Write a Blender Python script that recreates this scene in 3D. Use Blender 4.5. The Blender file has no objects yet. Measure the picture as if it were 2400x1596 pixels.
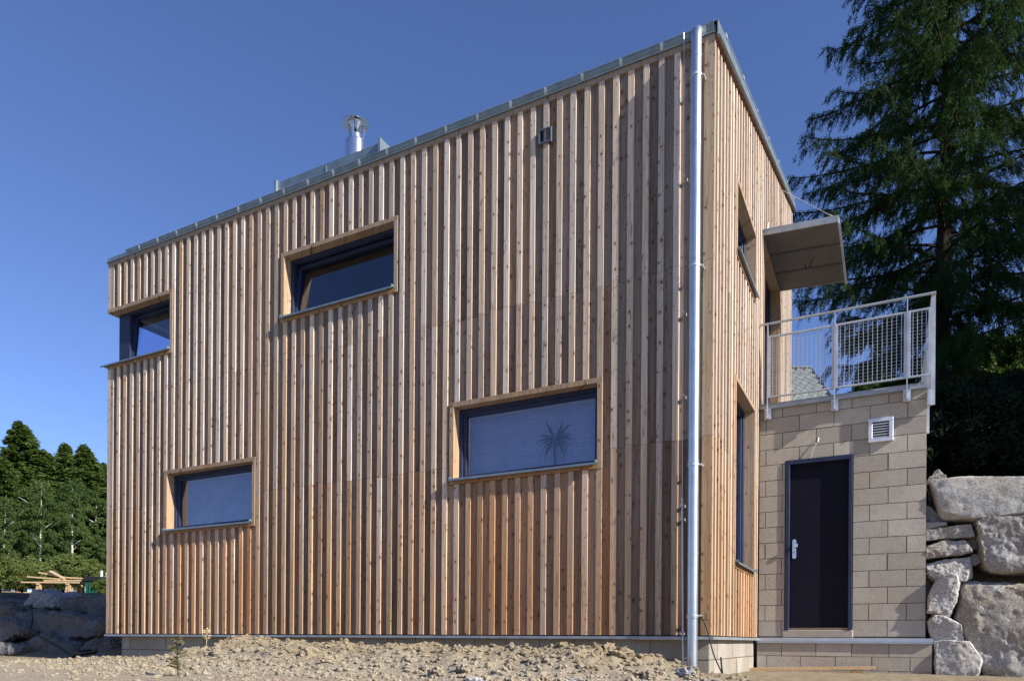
import bpy, bmesh, math, random
import numpy as np
from mathutils import Matrix, Vector, noise as mnoise

random.seed(7)
RNG = np.random.default_rng(7)
sc = bpy.context.scene
col = sc.collection
R = math.radians

# ------------------------------------------------------------------ camera
YAW, ROLL = R(27.638), R(-0.404)
CAM = Vector((1.481, -6.898, -0.054))
Fw = Vector((-math.sin(YAW), math.cos(YAW), 0)); Rt = Vector((math.cos(YAW), math.sin(YAW), 0)); Up = Vector((0, 0, 1))
R2 = Rt * math.cos(ROLL) - Up * math.sin(ROLL)
U2 = Rt * math.sin(ROLL) + Up * math.cos(ROLL)
cd = bpy.data.cameras.new('camera')
cam = bpy.data.objects.new('camera', cd); col.objects.link(cam)
m = Matrix.Identity(4)
for i in range(3):
    m[i][0] = R2[i]; m[i][1] = U2[i]; m[i][2] = -Fw[i]; m[i][3] = CAM[i]
cam.matrix_world = m
cd.sensor_width = 36; cd.lens = 1679.35 / 2400 * 36; cd.shift_y = 701.6 / 2400
cd.clip_start = 0.05; cd.clip_end = 3000
sc.camera = cam

# ------------------------------------------------------------------ light
SUN = Vector((6.2, -1.0, 3.7)).normalized()          # direction towards the sun
EL = math.asin(SUN.z); AZ = math.atan2(SUN.x, SUN.y)
w = bpy.data.worlds.new('World'); sc.world = w; w.use_nodes = True
nt = w.node_tree; nt.nodes.clear()
sky = nt.nodes.new('ShaderNodeTexSky'); sky.sky_type = 'NISHITA'; sky.sun_disc = False
sky.sun_elevation = EL; sky.sun_rotation = AZ
sky.altitude = 500; sky.air_density = 1.0; sky.dust_density = 0.2; sky.ozone_density = 5.0
bg = nt.nodes.new('ShaderNodeBackground'); bg.inputs['Strength'].default_value = 0.097
wo = nt.nodes.new('ShaderNodeOutputWorld')
wb = nt.nodes.new('ShaderNodeMix'); wb.data_type = 'RGBA'; wb.blend_type = 'MULTIPLY'; wb.inputs[0].default_value = 1.0
wb.inputs[7].default_value = (.90, .87, 1.06, 1)      # the camera's white balance, the same over the whole sky
nt.links.new(sky.outputs[0], wb.inputs[6]); nt.links.new(wb.outputs[2], bg.inputs[0]); nt.links.new(bg.outputs[0], wo.inputs[0])
sl = bpy.data.lights.new('sun', 'SUN'); sl.energy = 5.0; sl.angle = R(0.5); sl.color = (1.0, 0.945, 0.86)
so = bpy.data.objects.new('sun', sl); col.objects.link(so)
so.rotation_euler = SUN.to_track_quat('Z', 'Y').to_euler(); so.location = SUN * 60
vs = sc.view_settings
vs.view_transform = 'Standard'; vs.look = 'None'; vs.gamma = 1; vs.use_curve_mapping = False; vs.exposure = 0.75

# ------------------------------------------------------------------ helpers
def tag(o, label=None, cat=None, group=None, kind=None):
    if label: o['label'] = label
    if cat: o['category'] = cat
    if group: o['group'] = group
    if kind: o['kind'] = kind
    return o

def empty(name, loc, label=None, cat=None, group=None):
    o = bpy.data.objects.new(name, None); col.objects.link(o); o.location = loc
    return tag(o, label, cat, group)

def wloc(o):
    v = Vector(o.location); p = o.parent
    while p is not None: v += Vector(p.location); p = p.parent
    return v

def link(name, me, mat=None, parent=None, loc=(0, 0, 0), rot=(0, 0, 0), scale=(1, 1, 1)):
    """new object at WORLD location loc (parents are never rotated or scaled)"""
    o = bpy.data.objects.new(name, me); col.objects.link(o)
    if mat and not me.materials: me.materials.append(mat)
    if parent is not None:
        o.parent = parent; o.location = Vector(loc) - wloc(parent)
    else: o.location = loc
    o.rotation_euler = rot; o.scale = scale
    return o

class MB:
    """collects boxes, tubes, polygons in world coordinates -> one mesh"""
    def __init__(s): s.v = []; s.f = []
    def box(s, x0, x1, y0, y1, z0, z1):
        n = len(s.v)
        s.v += [(x, y, z) for z in (z0, z1) for y in (y0, y1) for x in (x0, x1)]
        s.f += [tuple(n + i for i in q) for q in ((0,2,3,1),(4,5,7,6),(0,1,5,4),(2,6,7,3),(0,4,6,2),(1,3,7,5))]
        return s
    def hexa(s, p):
        n = len(s.v); s.v += [tuple(q) for q in p]
        s.f += [tuple(n + i for i in q) for q in ((0,2,3,1),(4,5,7,6),(0,1,5,4),(2,6,7,3),(0,4,6,2),(1,3,7,5))]
        return s
    def prism(s, pts, d):
        """closed polygon pts (3d) pushed along vector d"""
        n = len(s.v); k = len(pts); d = Vector(d)
        s.v += [tuple(p) for p in pts] + [tuple(Vector(p) + d) for p in pts]
        s.f += [tuple(range(n, n + k))[::-1], tuple(range(n + k, n + 2 * k))]
        s.f += [(n + i, n + (i + 1) % k, n + k + (i + 1) % k, n + k + i) for i in range(k)]
        return s
    def tube(s, pts, r, seg=8, cap=True):
        pts = [Vector(p) for p in pts]; n0 = len(s.v); k = len(pts)
        rs = r if isinstance(r, (list, tuple)) else [r] * k
        a = None
        for i, p in enumerate(pts):
            t = (pts[min(i + 1, k - 1)] - pts[max(i - 1, 0)]).normalized()
            if a is None:
                a = t.orthogonal().normalized()
            a = (a - t * a.dot(t)).normalized(); b = t.cross(a)
            for j in range(seg):
                q = 2 * math.pi * j / seg
                s.v.append(tuple(p + (a * math.cos(q) + b * math.sin(q)) * rs[i]))
        for i in range(k - 1):
            for j in range(seg):
                s.f.append((n0 + i*seg + j, n0 + i*seg + (j+1) % seg, n0 + (i+1)*seg + (j+1) % seg, n0 + (i+1)*seg + j))
        if cap:
            s.f.append(tuple(n0 + j for j in range(seg))[::-1]); s.f.append(tuple(n0 + (k-1)*seg + j for j in range(seg)))
        return s
    def lathe(s, prof, c, seg=24):
        n0 = len(s.v); k = len(prof)
        for r, z in prof:
            for j in range(seg):
                q = 2 * math.pi * j / seg; s.v.append((c[0] + r*math.cos(q), c[1] + r*math.sin(q), c[2] + z))
        for i in range(k - 1):
            for j in range(seg):
                s.f.append((n0 + i*seg + j, n0 + i*seg + (j+1) % seg, n0 + (i+1)*seg + (j+1) % seg, n0 + (i+1)*seg + j))
        return s
    def build(s, name, mat, parent=None, smooth=False, bevel=0, base=None):
        if base is None and parent is not None: base = wloc(parent)
        b = Vector(base) if base is not None else Vector((0, 0, 0))
        me = bpy.data.meshes.new(name)
        me.from_pydata([tuple(Vector(v) - b) for v in s.v], [], s.f); me.update()
        bm = bmesh.new(); bm.from_mesh(me); bmesh.ops.recalc_face_normals(bm, faces=bm.faces)
        if bevel: bmesh.ops.bevel(bm, geom=bm.edges, offset=bevel, segments=1, affect='EDGES', clamp_overlap=True)
        bm.to_mesh(me); bm.free()
        if smooth:
            me.polygons.foreach_set('use_smooth', [True] * len(me.polygons))
        return link(name, me, mat, parent, b)

def soft(o, ang=40):
    me = o.data
    me.polygons.foreach_set('use_smooth', [True] * len(me.polygons))
    try: me.set_sharp_from_angle(angle=R(ang))
    except Exception: pass
    return o

UNIT = {}
def brick(name, x0, x1, y0, y1, z0, z1, mat, parent, color=None, bev=0.0):
    """cheap box object sharing one unit cube per material"""
    key = mat.name
    if key not in UNIT:
        mb = MB().box(-.5, .5, -.5, .5, -.5, .5)
        me = bpy.data.meshes.new('unit_' + key); me.from_pydata(mb.v, [], mb.f); me.update()
        bm = bmesh.new(); bm.from_mesh(me); bmesh.ops.recalc_face_normals(bm, faces=bm.faces); bm.to_mesh(me); bm.free()
        me.materials.append(mat); UNIT[key] = me
    o = link(name, UNIT[key], None, parent, ((x0+x1)/2, (y0+y1)/2, (z0+z1)/2), (0, 0, 0), (x1-x0, y1-y0, z1-z0))
    if color is not None: o.color = (*color, 1)
    return o

def mesh_np(name, v, f, mat, smooth=False):
    me = bpy.data.meshes.new(name); v = np.asarray(v, np.float32); f = np.asarray(f, np.int32); k = f.shape[1]
    me.vertices.add(len(v)); me.vertices.foreach_set('co', v.ravel())
    me.loops.add(f.size); me.loops.foreach_set('vertex_index', f.ravel())
    me.polygons.add(len(f)); me.polygons.foreach_set('loop_start', np.arange(0, f.size, k, dtype=np.int32))
    me.polygons.foreach_set('use_smooth', np.full(len(f), smooth))
    me.update(calc_edges=True); me.validate()
    me.materials.append(mat)
    return me

# ------------------------------------------------------------------ materials
class NT:
    def __init__(s, name):
        s.m = bpy.data.materials.new(name); s.m.use_nodes = True; s.t = s.m.node_tree; s.t.nodes.clear()
        s.out = s.t.nodes.new('ShaderNodeOutputMaterial')
    def n(s, typ, **kw):
        o = s.t.nodes.new('ShaderNode' + typ)
        for k, v in kw.items():
            if k.startswith('i_'):
                key = k[2:]; key = int(key) if key.isdigit() else key
                s.put(o, key, v)
            else: setattr(o, k, v)
        return o
    def put(s, o, key, v):
        inp = o.inputs[key]
        if isinstance(v, bpy.types.NodeSocket): s.t.links.new(v, inp)
        elif isinstance(v, bpy.types.Node): s.t.links.new(v.outputs[0], inp)
        else: inp.default_value = v
    def math(s, op, a, b=0.0, clamp=False):
        o = s.n('Math', operation=op, use_clamp=clamp); s.put(o, 0, a); s.put(o, 1, b); return o.outputs[0]
    def mix(s, fac, a, b, blend='MIX'):
        o = s.n('Mix', data_type='RGBA', blend_type=blend); s.put(o, 0, fac); s.put(o, 6, a); s.put(o, 7, b); return o.outputs[2]
    def ramp(s, fac, stops):
        o = s.n('ValToRGB'); s.put(o, 0, fac); e = o.color_ramp.elements
        while len(e) < len(stops): e.new(0.5)
        for el, (p, c) in zip(e, stops):
            el.position = p; el.color = c if len(c) == 4 else (*c, 1)
        return o.outputs[0]
    def noise(s, vec, scale, detail=3, rough=.55, dist=0):
        o = s.n('TexNoise'); s.put(o, 'Vector', vec); o.inputs['Scale'].default_value = scale
        o.inputs['Detail'].default_value = detail; o.inputs['Roughness'].default_value = rough; o.inputs['Distortion'].default_value = dist
        return o.outputs[0]
    def mapv(s, vec, scale=(1,1,1), loc=(0,0,0)):
        o = s.n('Mapping'); s.put(o, 'Vector', vec); o.inputs['Scale'].default_value = scale; o.inputs['Location'].default_value = loc
        return o.outputs[0]
    def bump(s, h, strength=.3, dist=.01):
        o = s.n('Bump'); s.put(o, 'Height', h); o.inputs['Strength'].default_value = strength; o.inputs['Distance'].default_value = dist
        return o.outputs[0]
    def bsdf(s, color, rough=.6, metal=0.0, normal=None, spec=.5, **kw):
        o = s.n('BsdfPrincipled'); s.put(o, 'Base Color', color); s.put(o, 'Roughness', rough); s.put(o, 'Metallic', metal)
        s.put(o, 'Specular IOR Level', spec)
        if normal is not None: s.put(o, 'Normal', normal)
        s.t.links.new(o.outputs[0], s.out.inputs[0]); return o
    @property
    def pos(s): return s.n('NewGeometry').outputs['Position']
    @property
    def rnd(s): return s.n('ObjectInfo').outputs['Random']

def c3(*c): return (*c, 1)

def wood_mat(name, knots=True):
    t = NT(name)
    oi = t.n('ObjectInfo'); sep = t.n('SeparateXYZ', i_0=t.pos)
    u = t.math('ADD', sep.outputs[0], sep.outputs[1])
    off = t.math('MULTIPLY', oi.outputs['Random'], 61.0)
    vec = t.n('CombineXYZ', i_0=t.math('ADD', u, off), i_1=t.math('MULTIPLY', off, 1.7), i_2=t.math('ADD', sep.outputs[2], t.math('MULTIPLY', off, .73))).outputs[0]
    # knots
    vo = t.n('TexVoronoi', feature='F1', voronoi_dimensions='2D')
    v2 = t.n('CombineXYZ', i_0=t.math('ADD', u, off), i_1=t.math('ADD', t.math('MULTIPLY', sep.outputs[2], .8), t.math('MULTIPLY', off, .73))).outputs[0]
    t.put(vo, 'Vector', v2); vo.inputs['Scale'].default_value = 9.0
    csep = t.n('SeparateColor', i_0=vo.outputs['Color'])
    rad = t.math('MULTIPLY_ADD', t.math('POWER', csep.outputs[0], 2.2), .11); t.t.nodes[-1].inputs[2].default_value = .042
    kd = t.math('DIVIDE', vo.outputs['Distance'], rad)
    kmask = t.ramp(kd, [(0.55, (1,1,1)), (1.0, (0,0,0))])
    khalo = t.ramp(t.math('MULTIPLY', kd, .35), [(0.3, (1,1,1)), (.95, (0,0,0))])
    sel = t.math('GREATER_THAN', csep.outputs[1], .3)
    kmask = t.math('MULTIPLY', kmask, sel); khalo = t.math('MULTIPLY', khalo, sel)
    # grain: stretched along z, bent round the knots
    gv = t.mapv(vec, (70, 1, 1.6)); gv2 = t.n('VectorMath', operation='ADD', i_0=gv, i_1=t.n('CombineXYZ', i_0=t.math('MULTIPLY', khalo, 1.6)).outputs[0]).outputs[0]
    g1 = t.noise(gv2, 1.0, 4, .6, .25)
    g2 = t.noise(t.mapv(vec, (16, 1, .55)), 1.0, 3, .5, 1.2)
    rings = t.n('TexWave', wave_type='BANDS', bands_direction='X', i_Vector=t.mapv(vec, (1.0, 1, .07)))
    rings.inputs['Scale'].default_value = 26; rings.inputs['Distortion'].default_value = 7; rings.inputs['Detail'].default_value = 2; rings.inputs['Detail Scale'].default_value = 1.2
    base = oi.outputs['Color']
    dark = t.mix(1.0, base, c3(.56, .49, .43), 'MULTIPLY')
    lite = t.mix(1.0, base, c3(1.16, 1.14, 1.11), 'MULTIPLY')
    c = t.mix(t.ramp(g1, [(.3, (0,0,0)), (.72, (1,1,1))]), dark, lite)
    c = t.mix(t.math('MULTIPLY', t.ramp(rings.outputs[0], [(.35, (0,0,0)), (.9, (1,1,1))]), .28), c, dark)
    c = t.mix(t.math('MULTIPLY', t.ramp(g2, [(.40, (0,0,0)), (.70, (1,1,1))]), .6), c, t.mix(.5, base, c3(.30, .27, .26)))
    c = t.mix(t.math('MULTIPLY', khalo, .45), c, t.mix(1.0, base, c3(.55, .38, .28), 'MULTIPLY'))
    c = t.mix(t.math('MULTIPLY', kmask, .85), c, c3(.075, .038, .022))
    c = t.mix(t.ramp(t.math('ADD', t.math('DIVIDE', sep.outputs[2], 5.7), t.math('ADD', t.math('MULTIPLY', t.math('SUBTRACT', g2, .5), .35), t.math('MULTIPLY', t.math('SUBTRACT', oi.outputs['Random'], .5), .3))), [(.0, (1,1,1)), (.55, (0,0,0))]), c, t.mix(1.0, c, c3(.94, .76, .57), 'MULTIPLY'))
    fl = t.noise(t.mapv(vec, (34, 1, 9)), 1.0, 2, .5, .6)
    c = t.mix(t.ramp(fl, [(.62, (0,0,0)), (.74, (.75,.75,.75))]), c, t.mix(1.0, base, c3(.30, .22, .18), 'MULTIPLY'))
    blot = t.noise(t.mapv(vec, (3, 1, 1.2)), 1.0, 3)
    c = t.mix(t.ramp(blot, [(.35, (0,0,0)), (.7, (.35,.35,.35))]), c, t.mix(1.0, c, c3(.86, .83, .82), 'MULTIPLY'))
    h = t.math('ADD', t.math('MULTIPLY', g1, .8), t.math('MULTIPLY', kmask, -.6))
    t.bsdf(c, .72, 0, t.bump(h, .35, .004), .25)
    return t.m

def metal_mat(name, color, rough=.38, metal=.85, var=.12):
    t = NT(name)
    n1 = t.noise(t.pos, 7, 4, .6); n2 = t.noise(t.mapv(t.pos, (30, 30, 2)), 1.0, 3)
    dk = tuple(c * (1 - 2.2*var) for c in color)
    c = t.mix(t.ramp(n1, [(.35, (0,0,0)), (.65, (1,1,1))]), c3(*dk), c3(*color))
    r = t.math('ADD', t.math('MULTIPLY', n2, .18), rough - .09)
    t.bsdf(c, r, metal, t.bump(n1, .06, .01)); return t.m

def paint_mat(name, color, rough=.45, spec=.4):
    t = NT(name); n1 = t.noise(t.pos, 5, 5, .6)
    c = t.mix(t.ramp(n1, [(.35, (0,0,0)), (.68, (1,1,1))]), c3(*[k*.82 for k in color]), c3(*[k*1.1 for k in color]))
    t.bsdf(c, t.math('ADD', t.math('MULTIPLY', n1, .15), rough-.07), 0, t.bump(t.noise(t.pos, 90, 2), .05, .003), spec); return t.m

def block_mat(name, color, stain):
    t = NT(name); oi = t.n('ObjectInfo')
    big = t.noise(t.pos, 1.6, 4, .6); fine = t.noise(t.pos, 60, 3, .7); mid = t.noise(t.pos, 11, 4, .6)
    c = t.mix(oi.outputs['Random'], c3(*[k*.80 for k in color]), c3(*[k*1.15 for k in color]))
    c = t.mix(t.ramp(big, [(.38, (0,0,0)), (.62, (.85,.85,.85))]), c, c3(*stain))
    c = t.mix(t.ramp(mid, [(.5, (0,0,0)), (.85, (.5,.5,.5))]), c, t.mix(1.0, c, c3(.72,.7,.68), 'MULTIPLY'))
    vo = t.n('TexVoronoi', feature='F1'); t.put(vo, 'Vector', t.pos); vo.inputs['Scale'].default_value = 34
    pit = t.ramp(vo.outputs['Distance'], [(.08, (1,1,1)), (.22, (0,0,0))])
    c = t.mix(t.math('MULTIPLY', pit, .4), c, c3(.09, .08, .07))
    c = t.mix(t.math('MULTIPLY', fine, .35), c, t.mix(1.0, c, c3(.65,.65,.65), 'MULTIPLY'))
    t.bsdf(c, .92, 0, t.bump(t.math('SUBTRACT', t.math('ADD', fine, t.math('MULTIPLY', mid, .6)), t.math('MULTIPLY', pit, .5)), .5, .006), .15); return t.m

def granite_mat(name, base, warm, dark=.35):
    t = NT(name); oi = t.n('ObjectInfo')
    off = t.n('VectorMath', operation='ADD', i_0=t.pos, i_1=t.n('CombineXYZ', i_0=t.math('MULTIPLY', oi.outputs['Random'], 37.)).outputs[0]).outputs[0]
    big = t.noise(off, 2.4, 6, .68); sp = t.noise(off, 75, 2, .7); sp2 = t.noise(off, 38, 3, .7)
    c = t.mix(t.ramp(big, [(.38, (0,0,0)), (.62, (1,1,1))]), c3(*base), c3(*warm))
    c = t.mix(t.ramp(sp, [(.5, (0,0,0)), (.62, (.8,.8,.8))]), c, c3(*[k*dark for k in base]))
    c = t.mix(t.ramp(sp2, [(.55, (0,0,0)), (.7, (.6,.6,.6))]), c, c3(*[min(.8, k*1.45) for k in base]))
    t2 = t.noise(off, 9, 6, .7)
    c = t.mix(t.ramp(t2, [(.5, (0,0,0)), (.75, (.5,.5,.5))]), c, t.mix(1.0, c, c3(.5,.48,.45), 'MULTIPLY'))
    hh = t.math('ADD', t.math('MULTIPLY', t2, 1.0), t.math('MULTIPLY', sp2, .25))
    t.bsdf(c, .9, 0, t.bump(hh, .6, .02), .2); return t.m

def dirt_mat(name):
    t = NT(name)
    a = t.noise(t.pos, .9, 5, .65); b = t.noise(t.pos, 5.5, 6, .7); d = t.noise(t.pos, 48, 4, .75)
    c = t.mix(t.ramp(b, [(.32, (0,0,0)), (.66, (1,1,1))]), c3(.225, .185, .125), c3(.36, .31, .225))
    c = t.mix(t.ramp(a, [(.45, (0,0,0)), (.7, (.6,.6,.6))]), c, c3(.33, .235, .14))
    c = t.mix(t.ramp(d, [(.42, (0,0,0)), (.7, (.7,.7,.7))]), c, c3(.42, .38, .305))
    c = t.mix(t.ramp(d, [(.22, (.7,.7,.7)), (.42, (0,0,0))]), c, c3(.10, .078, .055))
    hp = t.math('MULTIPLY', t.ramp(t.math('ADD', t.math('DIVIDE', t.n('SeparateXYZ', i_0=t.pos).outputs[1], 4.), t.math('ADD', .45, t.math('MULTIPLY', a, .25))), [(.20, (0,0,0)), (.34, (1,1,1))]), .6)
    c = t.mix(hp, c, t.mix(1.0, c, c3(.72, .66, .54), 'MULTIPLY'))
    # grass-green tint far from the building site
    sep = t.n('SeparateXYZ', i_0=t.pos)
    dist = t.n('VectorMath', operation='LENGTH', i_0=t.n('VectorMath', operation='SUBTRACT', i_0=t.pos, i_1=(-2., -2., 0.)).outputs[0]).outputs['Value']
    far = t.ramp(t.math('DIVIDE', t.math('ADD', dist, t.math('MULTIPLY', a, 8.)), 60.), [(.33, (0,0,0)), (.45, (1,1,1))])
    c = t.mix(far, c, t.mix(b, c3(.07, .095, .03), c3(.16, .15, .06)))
    # darker ground colour on the bank left of the house
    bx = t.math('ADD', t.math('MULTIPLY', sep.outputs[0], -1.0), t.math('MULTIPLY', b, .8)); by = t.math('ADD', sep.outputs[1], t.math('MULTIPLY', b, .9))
    bank_mask = t.math('MULTIPLY', t.ramp(t.math('DIVIDE', bx, 20.), [(.50, (0,0,0)), (.53, (1,1,1))]), t.ramp(t.math('DIVIDE', by, 10.), [(.115, (0,0,0)), (.15, (1,1,1))]))
    bank_mask = t.math('MULTIPLY', bank_mask, t.ramp(t.math('DIVIDE', bx, 60.), [(.27, (1,1,1)), (.34, (0,0,0))]))
    c = t.mix(bank_mask, c, t.mix(d, c3(.035, .028, .022), c3(.095, .078, .062)))
    h = t.math('ADD', t.math('MULTIPLY', b, 1.2), t.math('MULTIPLY', d, .5))
    t.bsdf(c, .97, 0, t.bump(h, .8, .03), .1); return t.m

def leaf_mat(name, c1, c2, trans=.3, sc_=.6):
    t = NT(name); oi = t.n('ObjectInfo')
    n = t.noise(t.pos, sc_, 3, .6); n2 = t.noise(t.pos, 9., 2)
    f = t.math('ADD', t.math('MULTIPLY', t.ramp(n, [(.35, (0,0,0)), (.65, (1,1,1))]), .6), t.math('MULTIPLY', n2, .4))
    c = t.mix(f, c3(*c1), c3(*c2))
    c = t.mix(t.math('MULTIPLY', oi.outputs['Random'], .35), c, t.mix(1.0, c, c3(.6,.66,.7), 'MULTIPLY'))
    b = t.n('BsdfPrincipled'); t.put(b, 'Base Color', c); t.put(b, 'Roughness', .75); t.put(b, 'Specular IOR Level', .12)
    tr = t.n('BsdfTranslucent'); t.put(tr, 0, t.mix(1.0, c, c3(1.2, 1.35, .6), 'MULTIPLY'))
    mx = t.n('MixShader'); t.put(mx, 0, trans); t.t.links.new(b.outputs[0], mx.inputs[1]); t.t.links.new(tr.outputs[0], mx.inputs[2])
    t.t.links.new(mx.outputs[0], t.out.inputs[0]); return t.m

def glass_mat(name, tint=(.86, .89, .985)):
    t = NT(name)
    g = t.n('BsdfGlossy'); g.inputs['Roughness'].default_value = 0.0; g.inputs['Color'].default_value = (1, 1, 1, 1)
    tr = t.n('BsdfTransparent'); tr.inputs[0].default_value = c3(*tint)
    fr = t.n('LayerWeight'); fr.inputs['Blend'].default_value = .5
    nb = t.bump(t.noise(t.pos, 1.3, 2), .04, .01); t.put(g, 'Normal', nb)
    f = t.math('ADD', t.math('MULTIPLY', t.math('POWER', fr.outputs['Facing'], 5.0), .92), .08, True)
    mx = t.n('MixShader'); t.put(mx, 0, f); t.t.links.new(tr.outputs[0], mx.inputs[1]); t.t.links.new(g.outputs[0], mx.inputs[2])
    t.t.links.new(mx.outputs[0], t.out.inputs[0]); return t.m

def bark_mat(name, c1, c2, sc_=6):
    t = NT(name); n = t.noise(t.mapv(t.pos, (sc_*2, sc_*2, sc_*.5)), 1., 5, .7)
    t.bsdf(t.mix(t.ramp(n, [(.35, (0,0,0)), (.65, (1,1,1))]), c3(*c1), c3(*c2)), .95, 0, t.bump(n, .8, .03), .1); return t.m

M = {}
M['wood'] = wood_mat('larch_wood')
M['zinc'] = metal_mat('zinc_sheet', (.23, .29, .33), .42, .45)
M['pipe'] = metal_mat('galvanised_pipe', (.56, .60, .65), .36, .9, .07)
M['galv'] = metal_mat('galvanised_steel', (.62, .64, .66), .45, .55, .1)
M['steel'] = metal_mat('stainless_steel', (.72, .74, .78), .2, .95, .05)
M['flash'] = metal_mat('flashing', (.42, .44, .46), .5, .6)
M['core'] = paint_mat('wall_membrane', (.04, .037, .035), .8)
M['plaster'] = paint_mat('interior_plaster', (.55, .55, .55), .9)
M['navy'] = paint_mat('navy_frame', (.024, .034, .078), .5, .25)
M['door'] = paint_mat('navy_door', (.008, .008, .017), .6, .12)
M['block'] = block_mat('concrete_block', (.46, .425, .37), (.39, .345, .285))
M['mortar'] = block_mat('mortar', (.22, .175, .13), (.18, .14, .10))
M['fblock'] = block_mat('foundation_block', (.37, .34, .295), (.30, .26, .21))
M['granite'] = granite_mat('granite', (.455, .45, .435), (.41, .375, .32))
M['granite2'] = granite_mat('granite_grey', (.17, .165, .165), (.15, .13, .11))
M['granite3'] = granite_mat('granite_pale', (.34, .345, .35), (.31, .295, .27))
M['granite4'] = granite_mat('granite_mottled', (.36, .355, .345), (.31, .26, .195), .3)
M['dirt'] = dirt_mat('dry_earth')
M['glass'] = glass_mat('window_glass')
M['white'] = paint_mat('white_plastic', (.62, .63, .66), .4)
M['alu'] = metal_mat('aluminium_vent', (.72, .74, .78), .4, .5, .04)
M['ventblue'] = paint_mat('vent_blue_grey', (.10, .12, .165), .5)
M['coping'] = metal_mat('coping_sheet', (.42, .46, .54), .38, .6, .06)
M['canopy'] = paint_mat('canopy_panel', (.105, .092, .08), .6)
M['strip'] = paint_mat('canopy_strip', (.055, .05, .046), .6)
M['black'] = paint_mat('black_rubber', (.012, .012, .014), .6)
M['dark'] = paint_mat('dark_void', (.012, .012, .014), .9)
M['blind'] = paint_mat('blind_slat', (.50, .51, .57), .5)
M['plank'] = wood_mat('plank_wood')
M['spruce'] = leaf_mat('spruce_needles', (.085, .125, .045), (.16, .215, .075), .42)
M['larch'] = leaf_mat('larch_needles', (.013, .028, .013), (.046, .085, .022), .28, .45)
M['birch'] = leaf_mat('birch_leaves', (.050, .085, .024), (.115, .16, .050), .3, .35)
M['bush'] = leaf_mat('bush_leaves', (.075, .11, .028), (.165, .19, .06), .3, .8)
M['sapling'] = leaf_mat('sapling_needles', (.12, .115, .055), (.26, .23, .13), .2, 20)
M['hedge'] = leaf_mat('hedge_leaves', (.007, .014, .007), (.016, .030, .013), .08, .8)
M['bark'] = bark_mat('larch_bark', (.022, .018, .015), (.055, .045, .038))
M['birchbark'] = bark_mat('birch_bark', (.10, .09, .08), (.62, .60, .56), 2.5)
M['house_plant'] = leaf_mat('house_plant_leaves', (.012, .022, .012), (.03, .05, .02), .1, 3)
M['slate'] = block_mat('roof_slate', (.20, .225, .225), (.15, .17, .17))
M['render'] = paint_mat('wall_render', (.5, .46, .38), .9)
M['green'] = paint_mat('green_plastic', (.01, .10, .075), .5)
M['straw'] = paint_mat('dry_stalk', (.42, .36, .22), .9)

# ------------------------------------------------------------------ numpy noise and terrain
def _hash(ix, iy, s):
    h = (ix.astype(np.int64) * 374761393 + iy.astype(np.int64) * 668265263 + s * 974711) & 0x7fffffff
    h = ((h ^ (h >> 13)) * 1274126177) & 0x7fffffff
    return ((h ^ (h >> 16)) & 0xffff) / 65535.0
def vnoise(x, y, s=0):
    ix = np.floor(x); iy = np.floor(y); fx = x - ix; fy = y - iy
    fx = fx*fx*(3-2*fx); fy = fy*fy*(3-2*fy); ix = ix.astype(int); iy = iy.astype(int)
    a = _hash(ix, iy, s); b = _hash(ix+1, iy, s); c = _hash(ix, iy+1, s); d = _hash(ix+1, iy+1, s)
    return (a*(1-fx)+b*fx)*(1-fy) + (c*(1-fx)+d*fx)*fy
def fbm(x, y, o=4, s=0, g=.5):
    r = 0; a = 1; n = 0
    for i in range(o):
        r = r + a*vnoise(x*2**i + i*17.3, y*2**i - i*9.1, s+i); n += a; a *= g
    return r/n - .5
def sst(a, b, x):
    t = np.clip((x-a)/(b-a), 0, 1); return t*t*(3-2*t)

MX = np.array([-14, -9.6, -8.1, -7.0, -6.4, -5.7, -5.2, -4.6, -3.9, -3.4, -2.7, -1.9, -1.3, -.85, -.55, -.2, .25, .8, 4])
MZ = np.array([-.40, -.39, -.35, -.33, -.27, -.14, -.085, -.10, -.13, -.125, -.12, -.155, -.12, -.10, -.17, -.25, -.345, -.40, -.42])
def ground(x, y, fine=True):
    x = np.asarray(x, float); y = np.asarray(y, float)
    d = (x-CAM.x)*Fw.x + (y-CAM.y)*Fw.y
    z = np.full(np.broadcast(x, y).shape, -.42) - 1.25*sst(4.9, .8, d) + .05*fbm(x*.5, y*.5, 3, 3)
    # spoil heap along the facade
    crest = np.interp(x, MX, MZ) + .42
    prof = np.where(y > -.75, np.exp(-((y+.75)/.42)**2), np.exp(-((y+.75)/.75)**2))
    z = z + crest*prof*(1+.5*fbm(x*2.1, y*2.1, 3, 5)*sst(.0, .1, crest))
    # bank on the left, hill on the right and behind
    lf = sst(-9.6, -10.8, x)*sst(.55, 2.3, y + .35*fbm(x*.8, y*.8, 3, 9))
    bank = np.maximum(.062*d - .12, 0)
    rt = sst(1.95, 2.2, x)*sst(3.1, 3.5, y)
    hill = 1.72 + np.clip(y-3.5, 0, 9)*.22 + np.clip(y-12.5, 0, 60)*.14
    bk = sst(6.6, 8.2, y)
    side = sst(-4, -14, x)
    back = hill*(1-side) + bank*side
    k = np.maximum(lf, np.maximum(rt, bk))
    tgt = np.where(x < -9, bank*(1-bk)+back*bk, np.where(x > 1.9, hill, back))
    z = z*(1-k) + (tgt + .25*fbm(x*.35, y*.35, 3, 11))*k
    if fine:
        near = sst(13, 8, d)*sst(2.5, 4, d) + .35
        lump = fbm(x*3.3, y*3.3, 4, 21, .6); l2 = fbm(x*11, y*11, 3, 31, .6)
        amp = .35 + 1.1*np.clip(crest*prof*6, 0, 1)
        z = z + near*amp*(.06*lump + .03*l2 + .025*np.abs(fbm(x*24, y*24, 2, 41)))
    return z

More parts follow.
